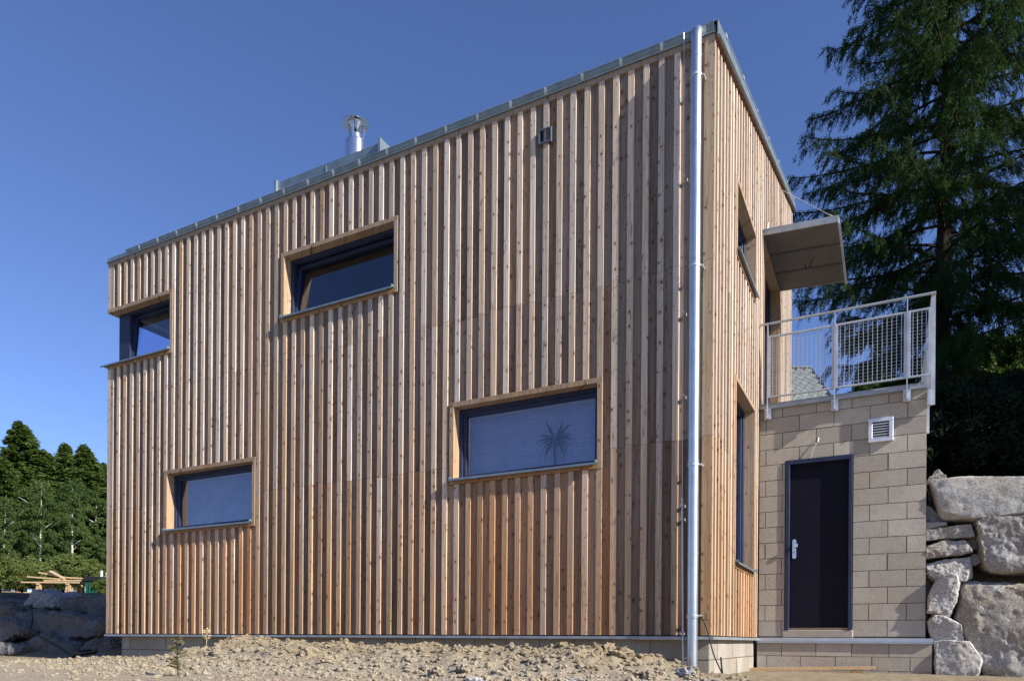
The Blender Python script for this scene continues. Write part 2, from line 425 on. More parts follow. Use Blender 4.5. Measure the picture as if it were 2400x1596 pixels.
def axis(fine0, fine1, step, lo, hi, g=1.16):
    a = list(np.arange(fine0, fine1+1e-6, step)); s = step
    while a[-1] < hi: s *= g; a.append(a[-1]+s)
    s = step
    while a[0] > lo: s *= g; a.insert(0, a[0]-s)
    return np.array(a)
gx = axis(-9.8, 3.4, .032, -900, 900); gy = axis(-3.0, .1, .03, -700, 1200)
GX, GY = np.meshgrid(gx, gy); GZ = ground(GX, GY)
nx, ny = len(gx), len(gy)
idx = np.arange(nx*ny).reshape(ny, nx)
fq = np.stack([idx[:-1,:-1], idx[:-1,1:], idx[1:,1:], idx[1:,:-1]], -1).reshape(-1, 4)
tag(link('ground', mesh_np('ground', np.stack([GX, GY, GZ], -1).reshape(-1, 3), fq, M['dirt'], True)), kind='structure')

# ================================================================== HOUSE
HX0, HX1, HY1 = -9.217, 0.0, 6.27
HT = 5.66; SL = (7.384-5.706)/6.27
house = empty('timber_house', (-4.6, 3.1, -.4), 'two-storey larch board-and-batten house with zinc gutter and recessed navy windows', 'house')

# openings: inner rectangles of the casings (front wall: x, z)
OPF = dict(A=(HX0-.1, -7.766, 4.141, 4.941), B=(-5.526, -3.752, 4.141, 4.926), C=(-7.809, -6.081, 1.519, 2.323), D=(-2.896, -1.162, 1.773, 2.584))
OPS = dict(E=(1.16, 2.37, 4.218, 4.965), F=(1.16, 2.37, .823, 2.802), G=(3.10, 4.50, 3.02, 5.24))

def grow(hs, e=.03): return [(h[0]-e, h[1]+e, h[2]-e, h[3]+e) for h in hs]
def cells(u0, u1, z0, z1, holes):
    us = sorted({u0, u1, *[min(max(h[0], u0), u1) for h in holes], *[min(max(h[1], u0), u1) for h in holes]})
    zs = sorted({z0, z1, *[h[2] for h in holes], *[h[3] for h in holes]})
    for a, b in zip(us, us[1:]):
        for c, d in zip(zs, zs[1:]):
            if not any(h[0]-1e-6 <= a and b <= h[1]+1e-6 and h[2]-1e-6 <= c and d <= h[3]+1e-6 for h in holes):
                yield a, b, c, d

# wall cores
mb = MB()
for a, b, c, d in cells(HX0+.05, -.06, 0.012, HT-.02, grow(OPF.values())): mb.box(a, b, .052, .30, c, d)
fwall = mb.build('wall', M['core'], house)
mb = MB()
for a, b, c, d in cells(.301, HY1-.02, 0.012, HT-.02, grow(OPS.values())): mb.box(-.30, -.052, a, b, c, d)
mb.prism([(-.30, .05, HT-.02), (-.30, HY1-.02, HT-.02), (-.30, HY1-.02, HT-.02+SL*(HY1-.05))], (.248, 0, 0))
swall = mb.build('wall', M['core'], house)
mb = MB()
for a, b, c, d in cells(.301, HY1-.02, .012, HT-.02, [(.30, 1.5, 4.141, 4.941)]): mb.box(HX0+.05, HX0+.30, a, b, c, d)
mb.prism([(HX0+.05, .301, HT-.02), (HX0+.05, HY1-.02, HT-.02), (HX0+.05, HY1-.02, HT-.02+SL*(HY1-.05))], (.25, 0, 0))
mb.box(HX0+.301, -.301, HY1-.25, HY1-.02, .012, 7.2)
bwall = mb.build('wall', M['plaster'], house)
# left clad skin (plain boards seen only from the side)
mb = MB()
for a, b, c, d in cells(.03, HY1, 0, HT, [(0, 1.5, 4.06, 5.0)]): mb.box(HX0+.005, HX0+.045, a, b, c, d)
mb.prism([(HX0+.005, .03, HT), (HX0+.005, HY1, HT), (HX0+.005, HY1, HT+SL*HY1)], (.04, 0, 0))
lskin = mb.build('cladding', M['wood'], house); lskin.color = (.45, .33, .23, 1)
mb = MB().box(HX0+.31, -.31, .31, HY1-.26, 2.78, 3.0).box(HX0+.31, -.31, .31, HY1-.26, .02, .1)
mb.build('floor', M['plaster'], house)
mb = MB().box(-4.8, -4.68, .31, HY1-.26, .1, 2.77).box(-3.2, -3.08, .31, HY1-.26, 3.01, 6.0).box(-7.2, -7.08, .31, HY1-.26, 3.01, 6.0)
mb.build('partition', M['plaster'], house)
# roof slab
def roofz(y): return 5.74 + SL*y
mb = MB().prism([(HX0-.02, -.0, roofz(0)-.03), (HX0-.02, HY1+.05, roofz(HY1)-.03), (HX0-.02, HY1+.05, roofz(HY1)+.08), (HX0-.02, -.0, roofz(0)+.05)], (9.24, 0, 0))
roof = mb.build('roof', M['zinc'], house)

# ---- cladding colours
def tone(z0, z1, kind, shelter, cs=0):
    rc = random.Random(cs); r = rc.random() if random.random() < .75 else random.random()
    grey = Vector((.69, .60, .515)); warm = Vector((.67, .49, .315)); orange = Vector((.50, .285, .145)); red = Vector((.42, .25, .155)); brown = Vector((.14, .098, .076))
    zc = (z0+z1)/2
    k = .22 + .12*min(1, max(0, (3.6 - zc)/3.2))
    c = grey.lerp(warm, k*.9 + rc.uniform(-.15, .2))
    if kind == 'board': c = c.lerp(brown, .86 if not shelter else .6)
    if shelter: c = c.lerp(orange, .42)
    if r < .07: c = c.lerp(red, .5)
    elif r < .20: c = c.lerp(orange, .3)
    elif r > .74: c = c.lerp(Vector((.74, .68, .62)), .6 if kind == 'batten' else .12)
    return tuple(c*rc.uniform(.68, 1.16)*random.uniform(.95, 1.05))

def segs(z0, z1, js):
    e = [z0] + [j for j in js if z0 + .06 < j < z1 - .06] + [z1]
    return [(a + (.0015 if i else 0), b - (.0015 if i < len(e)-2 else 0)) for i, (a, b) in enumerate(zip(e, e[1:]))]

def column(u0, u1, top, holes, js):
    """-> list of (u0, u1, z0, z1, sheltered) pieces of one vertical column cut round the openings"""
    hs = sorted([h for h in holes if h[0] < u1-.004 and h[1] > u0+.004], key=lambda h: h[2])
    out = []; z = 0.0; sh = False
    for h in hs:
        out += [(u0, u1, a, b, i == len(segs(z, h[2], js))-1 and True) for i, (a, b) in enumerate(segs(z, h[2], js))]
        if u0 < h[0]-.008: out.append((u0, h[0]-.002, h[2], h[3], False))
        if u1 > h[1]+.008: out.append((h[1]+.002, u1, h[2], h[3], False))
        z = h[3]
    out += [(u0, u1, a, b, False) for a, b in segs(z, top, js)]
    return out

CAS = .052
OUTF = [(h[0]-CAS, h[1]+CAS, h[2]-.068, h[3]+CAS) for h in OPF.values()]
OUTS = [(h[0]-CAS, h[1]+CAS, h[2]-(.068 if k != 'G' else 0), h[3]+CAS) for k, h in OPS.items()]
PITCH = .1563
def joints(): return [1.905 + random.uniform(-.012, .012), 3.575 + random.uniform(-.02, .02)]

# front battens and boards
edges = [-1.109 - PITCH*k for k in range(-5, 52)]            # right-hand edges of battens
bat = [(e-.062 + random.uniform(-.002, .002), e + random.uniform(-.002, .002)) for e in edges]
bat.append((HX0, HX0+.075))
for (a, b) in bat:
    pr = random.uniform(-.003, .002)
    for u0, u1, z0, z1, sh in column(a, b, HT, OUTF, joints()):
        brick('batten', u0, u1, pr, .0245, z0+.006*(z0 == 0), z1, M['wood'], fwall, tone(z0, z1, 'batten', sh and z0 < 1.6 and z1 < 2.2, a))
cent = sorted([(a+b)/2 for a, b in bat] + [-.045])
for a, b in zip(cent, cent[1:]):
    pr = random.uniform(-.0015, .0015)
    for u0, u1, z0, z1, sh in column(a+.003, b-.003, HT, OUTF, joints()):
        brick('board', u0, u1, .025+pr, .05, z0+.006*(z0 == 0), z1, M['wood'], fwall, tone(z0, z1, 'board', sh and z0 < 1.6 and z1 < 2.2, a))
# corner boards and frieze board
for a, b in segs(0.006, 5.70, [1.905, 3.575]):
    brick('corner_board', -.098, .0, -.006, .0245, a, b, M['wood'], fwall, (.47, .36, .25))
for x in np.arange(HX0, -.2, 3.08): brick('frieze_board', x+.002, min(x+3.078, .0), -.004, .05, HT+.001, 5.715, M['wood'], fwall, (.40, .32, .25))

# side battens and boards
def stop(y): return HT - .02 + SL*y
sb = [(.0255, .055)] + [(.128 + .158*k, .128 + .158*k + .062) for k in range(0, 39)]
for (a, b) in sb:
    pr = random.uniform(-.003, .002)
    for u0, u1, z0, z1, sh in column(a, b, stop(a), OUTS, joints()):
        if u0 > 2.80 and z0 < 2.9: z0 = 2.95
        brick('batten', -.0245, -pr, u0, u1, z0+.006*(z0 == 0), z1, M['wood'], swall, tone(z0, z1, 'batten', sh and z0 < .5 and z1 < 1, a))
cent = [.0255] + [(a+b)/2 for a, b in sb[1:]] + [HY1]
for a, b in zip(cent, cent[1:]):
    for u0, u1, z0, z1, sh in column(a+.003, b-.003, stop(a), OUTS, joints()):
        if u0 > 2.80 and z0 < 2.9: z0 = 2.95
        brick('board', -.05, -.025 + random.uniform(-.0015, .0015), u0, u1, z0+.006*(z0 == 0), z1, M['wood'], swall, tone(z0, z1, 'board', sh and z0 < .5 and z1 < 1, a))

# base flashing under the cladding
MB().box(HX0-.01, .028, -.022, .09, -.034, -.006).build('flashing', M['flash'], house)
MB().box(-.09, .03, .091, 2.69, -.034, -.006).build('flashing', M['flash'], house)
MB().box(HX0+.02, -.06, .03, .09, -.005, .0115).build('gap_strip', M['dark'], house)
MB().box(-.09, -.03, .091, 2.69, -.005, .0115).build('gap_strip', M['dark'], house)

# foundation
fm = MB().box(-8.97, -.052, .118, .4, -1.0, -.036).box(-.4, -.052, .4005, 2.75, -1.0, -.036)
found = fm.build('foundation', M['mortar'], house)
for row in range(3):
    z1 = -.036 - .2*row; x = -8.986 + (.2 if row % 2 == 0 else .4)
    xs = [-8.986]
    while x < -.10: xs.append(x); x += .408
    xs.append(-.042)
    for a, b in zip(xs, xs[1:]):
        brick('block', a+.004, b-.004, .108 + random.uniform(-.003, .003), .2, z1-.193, z1-(.0 if row == 0 else .004), M['fblock'], found)
    ys = [.113] + list(np.arange(.30 if row % 2 else .50, 2.6, .408)) + [2.70]
    for a, b in zip(ys, ys[1:]):
        brick('block', -.2, -.041 + random.uniform(-.003, .003), a+.004, b-.004, z1-.193, z1-(.0 if row == 0 else .004), M['fblock'], found)

# ---- windows
def ring(mb, x0, x1, z0, z1, y0, y1, wd):
    mb.box(x0, x1, y0, y1, z1-wd, z1); mb.box(x0, x1, y0, y1, z0, z0+wd)
    mb.box(x0, x0+wd, y0, y1, z0+wd, z1-wd); mb.box(x1-wd, x1, y0, y1, z0+wd, z1-wd)
    return mb
def tilt(mb, z0, y0, ang):
    c, s = math.cos(ang), math.sin(ang)
    mb.v = [(x, y0 + (y-y0)*c + (z-z0)*s, z0 - (y-y0)*s + (z-z0)*c) for x, y, z in mb.v]; return mb
def swapxy(mb, sgn=-1):
    mb.v = [(sgn*y, x, z) for x, y, z in mb.v]; return mb

def window(x0, x1, z0, z1, side=False, label=None, blind=False, tlt=0, corner=False, sillz=None):
    """built as a front window (x along wall, y inwards); side=True turns it on to the side wall"""
    T = (lambda q: swapxy(q)) if side else (lambda q: q)
    fx0 = x0 if not corner else HX0+.10
    fr = ring(MB(), fx0-(0 if corner else .028), x1+.028, z0-.028, z1+.028, .118, .19, .068)
    if corner: fr = ring(MB(), fx0, x1+.028, z0-.028, z1+.028, .118, .19, .068)
    if corner:
        fr.box(fx0+.001, fx0+.26, .117, .1915, z0+.041, z1-.041)
        fr.box(fx0, fx0+.07, .191, 1.5, z0, z0+.05).box(fx0, fx0+.07, .191, 1.5, z1-.05, z1).box(fx0, fx0+.07, 1.44, 1.5, z0+.05, z1-.05)
    win = T(fr).build('window', M['navy'], house, bevel=.003)
    if label: win['label'] = label
    sx0 = fx0+.255 if corner else fx0+.035
    sa = ring(MB(), sx0, x1-.035, z0+.015, z1-.035, .14, .20, .045)
    if tlt: tilt(sa, z0+.045, .17, tlt)
    T(sa).build('sash', M['navy'], win, bevel=.003)
    pn = MB().box(sx0+.042, x1-.077, .168, .174, z0+.057, z1-.077)
    if tlt: tilt(pn, z0+.045, .17, tlt)
    T(pn).build('pane', M['glass'], win)
    if corner: MB().box(fx0+.02, fx0+.026, .19, 1.44, z0+.05, z1-.05).build('pane', M['glass'], win)
    # timber casing, mitre-less boards
    cx0 = HX0 if corner else x0
    cs = []
    cs.append((cx0-(0 if corner else CAS), x1+CAS, z1, z1+CAS, (.40, .30, .21)))
    if not corner: cs.append((x0-CAS, x0, z0-.066, z1-.001, (.49, .36, .23)))
    cs.append((x1, x1+CAS, z0-.066, z1-.001, (.46, .36, .27)))
    cs.append((cx0+(.001 if not corner else 0), x1-.001, z0-.066, z0-.014, (.42, .26, .14)))
    for i, (a, b, c, d, colr) in enumerate(cs):
        o = T(MB().box(a, b, -.009, .1165 if i != len(cs)-1 else .1, c, d)).build('casing', M['wood'], win); o.color = (*colr, 1)
    if corner:
        o = MB().box(HX0, HX0+.118, .1167, 1.5, z1, z1+CAS).build('casing', M['wood'], win); o.color = (.36, .28, .2, 1)
    # folded metal sill with upturned ends
    a, b = (HX0-.11 if corner else x0-.035), x1+.002
    sl_ = MB().hexa([(a, -.05, z0-.012), (b, -.05, z0-.012), (a, .117, z0+.0), (b, .117, z0+.0), (a, -.05, z0-.008), (b, -.05, z0-.008), (a, .117, z0+.004), (b, .117, z0+.004)])
    sl_.box(a, b, -.053, -.049, z0-.032, z0-.008)
    sl_.box(b-.012, b, -.05, .10, z0-.008, z0+.018)
    if not corner: sl_.box(a, a+.012, -.05, -.008, z0-.008, z0+.014)
    T(sl_).build('sill', M['zinc'], win)
    if blind:
        bl = MB(); z = z1-.09
        while z > z0+.07:
            yb = .262
            bl.hexa([(x0+.06, yb, z), (x1-.06, yb, z), (x0+.06, yb+.013, z+.018), (x1-.06, yb+.013, z+.018), (x0+.06, yb, z+.0012), (x1-.06, yb, z+.0012), (x0+.06, yb+.013, z+.0192), (x1-.06, yb+.013, z+.0192)])
            z -= .0195
        bl.box(x0+.05, x1-.05, .257, .285, z1-.08, z1-.05)
        for q in (.2, .5, .8): bl.box(x0+(x1-x0)*q, x0+(x1-x0)*q+.003, .258, .260, z0+.07, z1-.06)
        T(bl).build('blind', M['blind'], win)
    return win

window(*OPF['A'], corner=True, tlt=R(5), label='corner window with its sash tilted inwards')
window(*OPF['B'], tlt=R(6), label='upper window with its sash tilted inwards')
window(*OPF['C'], blind=True, label='lower window with a venetian blind')
window(*OPF['D'], blind=True, label='lower window with a venetian blind and a house plant')
window(*OPS['E'], side=True, label='upper side window')
window(*OPS['F'], side=True, label='tall narrow side window')
# balcony door
y0, y1, z0, z1 = OPS['G']
dr = swapxy(ring(MB(), y0, y1, z0, z1, .12, .19, .06)).build('balcony_door', M['navy'], house)
swapxy(ring(MB(), y0+.05, y1-.05, z0+.05, z1-.05, .14, .2, .09)).build('sash', M['navy'], dr)
swapxy(MB().box(y0+.13, y1-.13, .168, .174, z0+.13, z1-.13)).build('pane', M['glass'], dr)
for a, b, c, d in ((y0-CAS, y1+CAS, z1, z1+CAS), (y0-CAS, y0, z0, z1-.001), (y1, y1+CAS, z0, z1-.001)):
    o = swapxy(MB().box(a, b, -.009, .118, c, d)).build('casing', M['wood'], dr); o.color = (.36, .24, .14, 1)

# ---- gutter, verge, pipe
def gprofile(r0, r1, cy_, cz_):
    a = [(cy_ + r0*math.cos(t), cz_ + r0*math.sin(t)) for t in np.linspace(math.pi*.98, 2*math.pi, 13)]
    b = [(cy_ + r1*math.cos(t), cz_ + r1*math.sin(t)) for t in np.linspace(2*math.pi, math.pi*.98, 13)]
    return a + b
GCY, GCZ, GR = .052, 5.795, .073
gut = MB().prism([(HX0+.45, y, z) for y, z in gprofile(GR, GR-.004, GCY, GCZ)], (8.75, 0, 0))
gut.tube([(HX0+.45, GCY-GR+.002, GCZ+.006), (-.017, GCY-GR+.002, GCZ+.006)], .009, 8)
gutter = soft(gut.build('gutter', M['zinc'], house), 50)
MB().prism([(-.018, -.024, 5.734), (-.018, -.026, 5.83), (-.018, .13, 5.875), (-.018, .13, 5.74)], (.006, 0, 0)).build('end_cap', M['zinc'], gutter)
k = 0
for i in range(21):
    x = -.11 - .418*i
    if x < HX0+.46: break
    b = MB().prism([(x, y, z) for y, z in gprofile(GR+.008, GR+.001, GCY, GCZ)], (.026, 0, 0))
    b.tube([(x+.013, GCY-GR+.004, GCZ+.012), (x+.02, GCY-.03, GCZ+.03), (x+.03, GCY+.06, GCZ+.02)], .0035, 5)
    soft(b.build('bracket', M['galv'], gutter), 50)
MB().box(HX0-.02, .0, -.014, .06, 5.7155, 5.732).box(HX0-.02, .0, -.024, -.0145, 5.712, 5.726).build('drip_edge', M['zinc'], house)
# verge flashing up the side
def sl_box(x0, x1, ya, yb, dz0, dz1):
    return [(x0, ya, 5.706+SL*ya+dz0), (x1, ya, 5.706+SL*ya+dz0), (x0, yb, 5.706+SL*yb+dz0), (x1, yb, 5.706+SL*yb+dz0),
            (x0, ya, 5.706+SL*ya+dz1), (x1, ya, 5.706+SL*ya+dz1), (x0, yb, 5.706+SL*yb+dz1), (x1, yb, 5.706+SL*yb+dz1)]
v = MB()
for i in range(4):
    a = -.02 + 1.59*i
    v.hexa(sl_box(.022, .030, a, a+1.588, -.03, .12)); v.hexa(sl_box(-.12, .0215, a, a+1.588, .112, .12)); v.hexa(sl_box(.0305, .05, a, a+1.588, -.03, -.022))
v.build('verge_flashing', M['zinc'], house)
o = MB().hexa(sl_box(-.02, .0215, .0, 6.27, -.035, .02)).build('verge_board', M['wood'], house); o.color = (.25, .12, .08, 1)
v = MB().tube([(.03, .3, 5.706+SL*.3+.145), (.03, 6.2, 5.706+SL*6.2+.145)], .005, 6)
for y in (.35, 1.3, 2.25, 3.2, 4.15, 5.1, 6.05): v.box(.02, .04, y-.02, y+.02, 5.706+SL*y+.115, 5.706+SL*y+.15)
v.build('roof_conductor', M['galv'], house)
# downpipe
PX, PY = -.158, -.080
dp = MB().tube([(PX, PY, -1.0), (PX, PY, 5.66)], .0505, 28, False)
dp.tube([(PX, PY, 5.60), (PX, PY, 5.68), (PX, PY+.012, 5.73), (PX, PY+.04, 5.757), (PX, PY+.12, 5.765)], .0503, 28)
pipe = soft(dp.build('downpipe', M['pipe'], house), 60)
for z in (5.48, 4.65, 3.57, 1.65, .78, .18):
    soft(MB().tube([(PX, PY, z-.012), (PX, PY, z+.012)], .0535 if z != .18 else .057, 28).build('pipe_joint', M['pipe'], pipe), 50)
for z in (5.30, 3.50, 1.62, .19):
    MB().tube([(PX, PY, z-.01), (PX, PY, z+.01)], .056, 24).box(PX+.045, PX+.075, PY-.006, .03, z-.008, z+.008).build('pipe_clamp', M['galv'], pipe)
# lightning conductor
lc = MB().tube([(-.286, -.05, 5.79), (-.285, -.05, 5.70), (-.283, -.045, 5.6), (-.272, -.04, 1.3)], .0045, 6)
lc.tube([(-.272, -.045, 1.32), (-.25, -.045, -.6)], .009, 8)
lcon = lc.build('lightning_conductor', M['galv'], house)
for z in (4.4, 3.1, 2.3, 1.25, 1.12, .02):
    MB().box(-.285, -.255, -.06, .025, z-.012, z+.012).tube([(-.268, -.075, z), (-.268, -.055, z)], .012, 8).build('clip', M['galv'], lcon)

# flue and roof kerb
MB().prism([(-6.17, .50, 5.80), (-6.17, .50, 6.37), (-6.17, .95, 6.40), (-6.17, .95, 5.90)], (1.80, 0, 0)).build('roof_kerb', M['zinc'], house, bevel=.006)
for q in ((-6.2, -6.165, .46, .99, 5.9, 6.385), (-4.375, -4.34, .46, .99, 5.9, 6.40), (-5.29, -5.27, .492, .4995, 5.85, 6.335)): MB().box(*q).build('kerb_edge', M['zinc'], house)
FX, FY = -5.385, 1.22
fl = MB().lathe([(.147, 5.9), (.147, 6.78), (.152, 6.785), (.152, 6.80), (.147, 6.805), (.147, 7.10), (.142, 7.13), (.10, 7.165), (.096, 7.22), (.09, 7.22), (.09, 7.0)], (FX, FY, 0), 36)
flue = soft(fl.build('flue', M['steel'], house), 35)
soft(MB().lathe([(0.004, 7.46), (.06, 7.455), (.14, 7.43), (.186, 7.395), (.188, 7.385), (.184, 7.383), (.14, 7.40), (.10, 7.38), (.03, 7.28), (.004, 7.27)], (FX, FY, 0), 36).build('cowl', M['steel'], flue), 60)
for q in range(3):
    a = q*2*math.pi/3 + .9
    p0 = Vector((FX + .10*math.cos(a), FY + .10*math.sin(a), 7.13)); p1 = Vector((FX + .135*math.cos(a), FY + .135*math.sin(a), 7.42))
    t = Vector((-math.sin(a), math.cos(a), 0))*.018; n = Vector((math.cos(a), math.sin(a), 0))*.002
    MB().hexa([p0-t, p0+t, p0-t+n, p0+t+n, p1-t, p1+t, p1-t+n, p1+t+n]).build('cowl_strut', M['steel'], flue)

# small facade vent
vt = ring(MB(), -1.845, -1.697, 5.222, 5.376, -.022, .02, .014)
vt.box(-1.777, -1.765, -.021, .015, 5.236, 5.362)
vent = vt.build('vent', M['ventblue'], house)
MB().box(-1.831, -1.711, .008, .018, 5.236, 5.362).build('vent_back', M['dark'], vent)
sv = MB()
for i in range(7):
    z = 5.243+.0165*i; sv.hexa([(-1.831, -.012, z), (-1.711, -.012, z), (-1.831, .006, z+.01), (-1.711, .006, z+.01), (-1.831, -.012, z+.002), (-1.711, -.012, z+.002), (-1.831, .006, z+.012), (-1.711, .006, z+.012)])
sv.build('vent_slats', M['ventblue'], vent)

# canopy over the balcony door
def cz(x): return 5.30 - .055*x/.9
cp = MB().hexa([(.0, 2.99, cz(0)), (.895, 2.99, cz(.9)), (.0, 4.66, cz(0)), (.895, 4.66, cz(.9)), (.0, 2.99, cz(0)+.05), (.895, 2.99, cz(.9)+.05), (.0, 4.66, cz(0)+.05), (.895, 4.66, cz(.9)+.05)])
canopy = cp.build('canopy', M['canopy'], house)
def cbar(y0, y1, d0, d1, x0=.0, x1=.895):
    return [(x0, y0, cz(x0)+d0), (x1, y0, cz(x1)+d0), (x0, y1, cz(x0)+d0), (x1, y1, cz(x1)+d0), (x0, y0, cz(x0)+d1), (x1, y0, cz(x1)+d1), (x0, y1, cz(x0)+d1), (x1, y1, cz(x1)+d1)]
MB().hexa(cbar(2.975, 2.989, -.008, .075)).build('fascia', M['flash'], canopy)
MB().hexa(cbar(4.661, 4.675, -.008, .075)).build('fascia', M['flash'], canopy)
MB().hexa(cbar(2.975, 4.675, -.004, .072, .896, .91)).hexa(cbar(2.99, 4.70, -.03, -.018, .90, .925)).build('edge_gutter', M['galv'], canopy)
for y in (3.52, 4.08): MB().hexa(cbar(y, y+.045, -.006, -.0005)).build('strip', M['strip'], canopy)
MB().tube([(.42, 3.95, 5.27), (.44, 3.93, 5.19), (.5, 3.80, 5.15), (.55, 3.70, 5.20)], .006, 6).build('loose_wire', M['black'], canopy)
for y in (3.03, 4.62):
    MB().tube([(.84, y-.02, 5.33), (.0, y-.25 if y < 4 else y, 5.92)], .0035, 6).tube([(.86, y-.022, 5.315), (.80, y-.03, 5.36)], .009, 8).build('stay_cable', M['galv'], canopy)
    MB().tube([(-.02, y, 5.52), (.06, y, 5.47), (.05, y, 5.40)], .006, 6).build('hook', M['galv'], canopy)

# ================================================================== ANNEX
YB = 2.808; AX1 = 1.88
annex = empty('block_annex', (.95, 4., -.4), 'bare concrete-block annex with a navy door under the railed balcony', 'annex')
DX0, DX1, DZ0, DZ1 = .325, 1.092, .13, 2.25
VX0, VX1, VZ0, VZ1 = 1.262, 1.530, 2.362, 2.648
mb = MB()
for a, b, c, d in cells(.002, AX1-.004, -.0, 2.93, [(DX0-.005, DX1+.005, .02, DZ1+.005)]): mb.box(a, b, YB+.010, YB+.25, c, d)
mb.box(.002, AX1-.25, YB+2.9, YB+3.1, 0, 2.93).box(AX1-.254, AX1-.004, YB+.2501, YB+3.1, -.3, 2.93)
awall = mb.build('wall', M['mortar'], annex)
def course(z0, z1, xs, y, parent, holes=()):
    for a, b in zip(xs, xs[1:]):
        a0, b0 = a+.004, b-.004; pieces = [(a0, b0, z0, z1)]
        for h in holes:
            new = []
            for p in pieces:
                if p[0] >= h[1] or p[1] <= h[0] or p[2] >= h[3] or p[3] <= h[2]: new.append(p); continue
                if p[0] < h[0]-.01: new.append((p[0], h[0], p[2], p[3]))
                if p[1] > h[1]+.01: new.append((h[1], p[1], p[2], p[3]))
                if p[3] > h[3]+.02: new.append((max(p[0], h[0]+.001), min(p[1], h[1]-.001), h[3], p[3]))
                if p[2] < h[2]-.02: new.append((max(p[0], h[0]+.001), min(p[1], h[1]-.001), p[2], h[2]))
            pieces = new
        for p in pieces:
            brick('block', p[0], p[1], y + random.uniform(-.002, .002), y+.12, p[2], p[3], M['block'], parent)
holes = [(DX0-.012, DX1+.012, .02, DZ1+.006)]
for r in range(15):
    z0 = .018 + .2*r
    off = 0 if r % 2 == 0 else .2
    xs = [AX1]; x = AX1 - (.4 if r % 2 == 0 else .2)
    while x > .06: xs.append(x); x -= .4
    xs.append(.0); xs = xs[::-1]
    course(z0+.004, min(z0+.196, 2.93), xs, YB, awall, holes)
    # return course on the far right flank, for other viewpoints
    ys = [YB+.123] + list(np.arange(YB+(.4 if r % 2 else .6), YB+3.0, .4)) + [YB+3.1]
    for a, b in zip(ys, ys[1:]): brick('block', AX1-.12, AX1-.0005, a+.004, b-.004, z0+.004, min(z0+.196, 2.93), M['block'], awall)
# plinth
pm = MB().box(.0, 1.94, 2.714, 2.80, -1.0, -.062)
plinth = pm.build('plinth', M['mortar'], annex)
for r in range(3):
    z1 = -.062 - .165*r
    xs = [.0] + list(np.arange(.30 if r % 2 == 0 else .12, 1.86, .4)) + [1.945]
    course(z1-.16, z1, xs, 2.704, plinth)
cop = MB().prism([(.0, 2.672, -.064), (.0, 2.672, -.036), (.0, 2.68, -.03), (.0, 2.69, -.014), (.0, 2.803, .004), (.0, 2.803, -.06)], (1.952, 0, 0))
coping = cop.build('coping', M['coping'], annex)
for x in (.10, .37, .73, 1.08, 1.55): soft(MB().lathe([(.009, 0), (.008, .006), (.001, .008)], (x, 2.74, -.010), 8).build('screw', M['steel'], coping))
# rough sill under the door
bm_ = MB().box(DX0-.03, DX1+.02, YB-.012, YB+.2, .004, .105); o = bm_.build('door_step', M['fblock'], annex, bevel=.012)
MB().box(DX0+.02, DX1-.03, YB-.006, YB+.05, .1055, .128).build('threshold', M['mortar'], annex)
# door
fr = ring(MB(), DX0, DX1, DZ0-.05, DZ1, YB-.018, YB+.06, .044)
fr = MB().box(DX0, DX1, YB-.018, YB+.055, DZ1-.052, DZ1).box(DX0, DX0+.046, YB-.018, YB+.055, .1, DZ1-.052).box(DX1-.04, DX1, YB-.018, YB+.055, .1, DZ1-.052)
door = fr.build('door', M['navy'], annex, bevel=.003)
MB().box(DX0+.047, DX1-.041, YB+.035, YB+.075, .135, DZ1-.053).build('door_leaf', M['door'], door)
hp = MB().tube([(.427, YB+.0345, 1.03), (.427, YB+.0345, 1.23)], .0235, 12)
hp = MB().prism([(.427 + .0235*math.cos(a), YB+.026, (1.13 + (.10 if math.sin(a) >= 0 else -.10)) + .0235*math.sin(a)) for a in np.linspace(0, 2*math.pi, 24, endpoint=False)], (0, .0085, 0))
plate = hp.build('handle_plate', M['steel'], door)
kn = MB().tube([(.435, YB+.027, 1.165), (.435, YB-.03, 1.165)], .011, 10).box(.425, .472, YB-.055, YB-.028, 1.142, 1.188)
kn.build('knob', M['steel'], door, bevel=.006)
MB().tube([(.427, YB+.022, 1.085), (.427, YB+.027, 1.085)], .008, 10).build('keyhole', M['dark'], door)
# vent grille
vg = ring(MB(), VX0, VX1, VZ0, VZ1, YB-.035, YB+.0, .045).build('vent', M['alu'], annex, bevel=.004)
MB().box(VX0+.045, VX1-.045, YB-.010, YB-.004, VZ0+.045, VZ1-.045).build('vent_back', M['dark'], vg)
for i in range(6):
    z = VZ0+.05+.0315*i
    MB().hexa([(VX0+.046, YB-.032, z), (VX1-.046, YB-.032, z), (VX0+.046, YB-.012, z+.018), (VX1-.046, YB-.012, z+.018), (VX0+.046, YB-.032, z+.004), (VX1-.046, YB-.032, z+.004), (VX0+.046, YB-.012, z+.022), (VX1-.046, YB-.012, z+.022)]).build('slat', M['alu'], vg)
MB().tube([(.707, YB-.002, 2.50), (.70, YB-.02, 2.45), (.645, YB-.025, 2.36), (.615, YB-.02, 2.25)], .004, 6).build('loose_wire', M['galv'], annex)
# deck slab with edge flashing
MB().box(.0, 1.90, YB-.02, YB+3.12, 2.9305, 2.985).build('deck', M['flash'], annex)
MB().box(.0, 1.885, YB-.045, YB-.0205, 2.935, 2.975).box(.0, 1.85, YB+.02, YB+3.1, 2.9855, 3.02).build('deck_edge', M['flash'], annex)

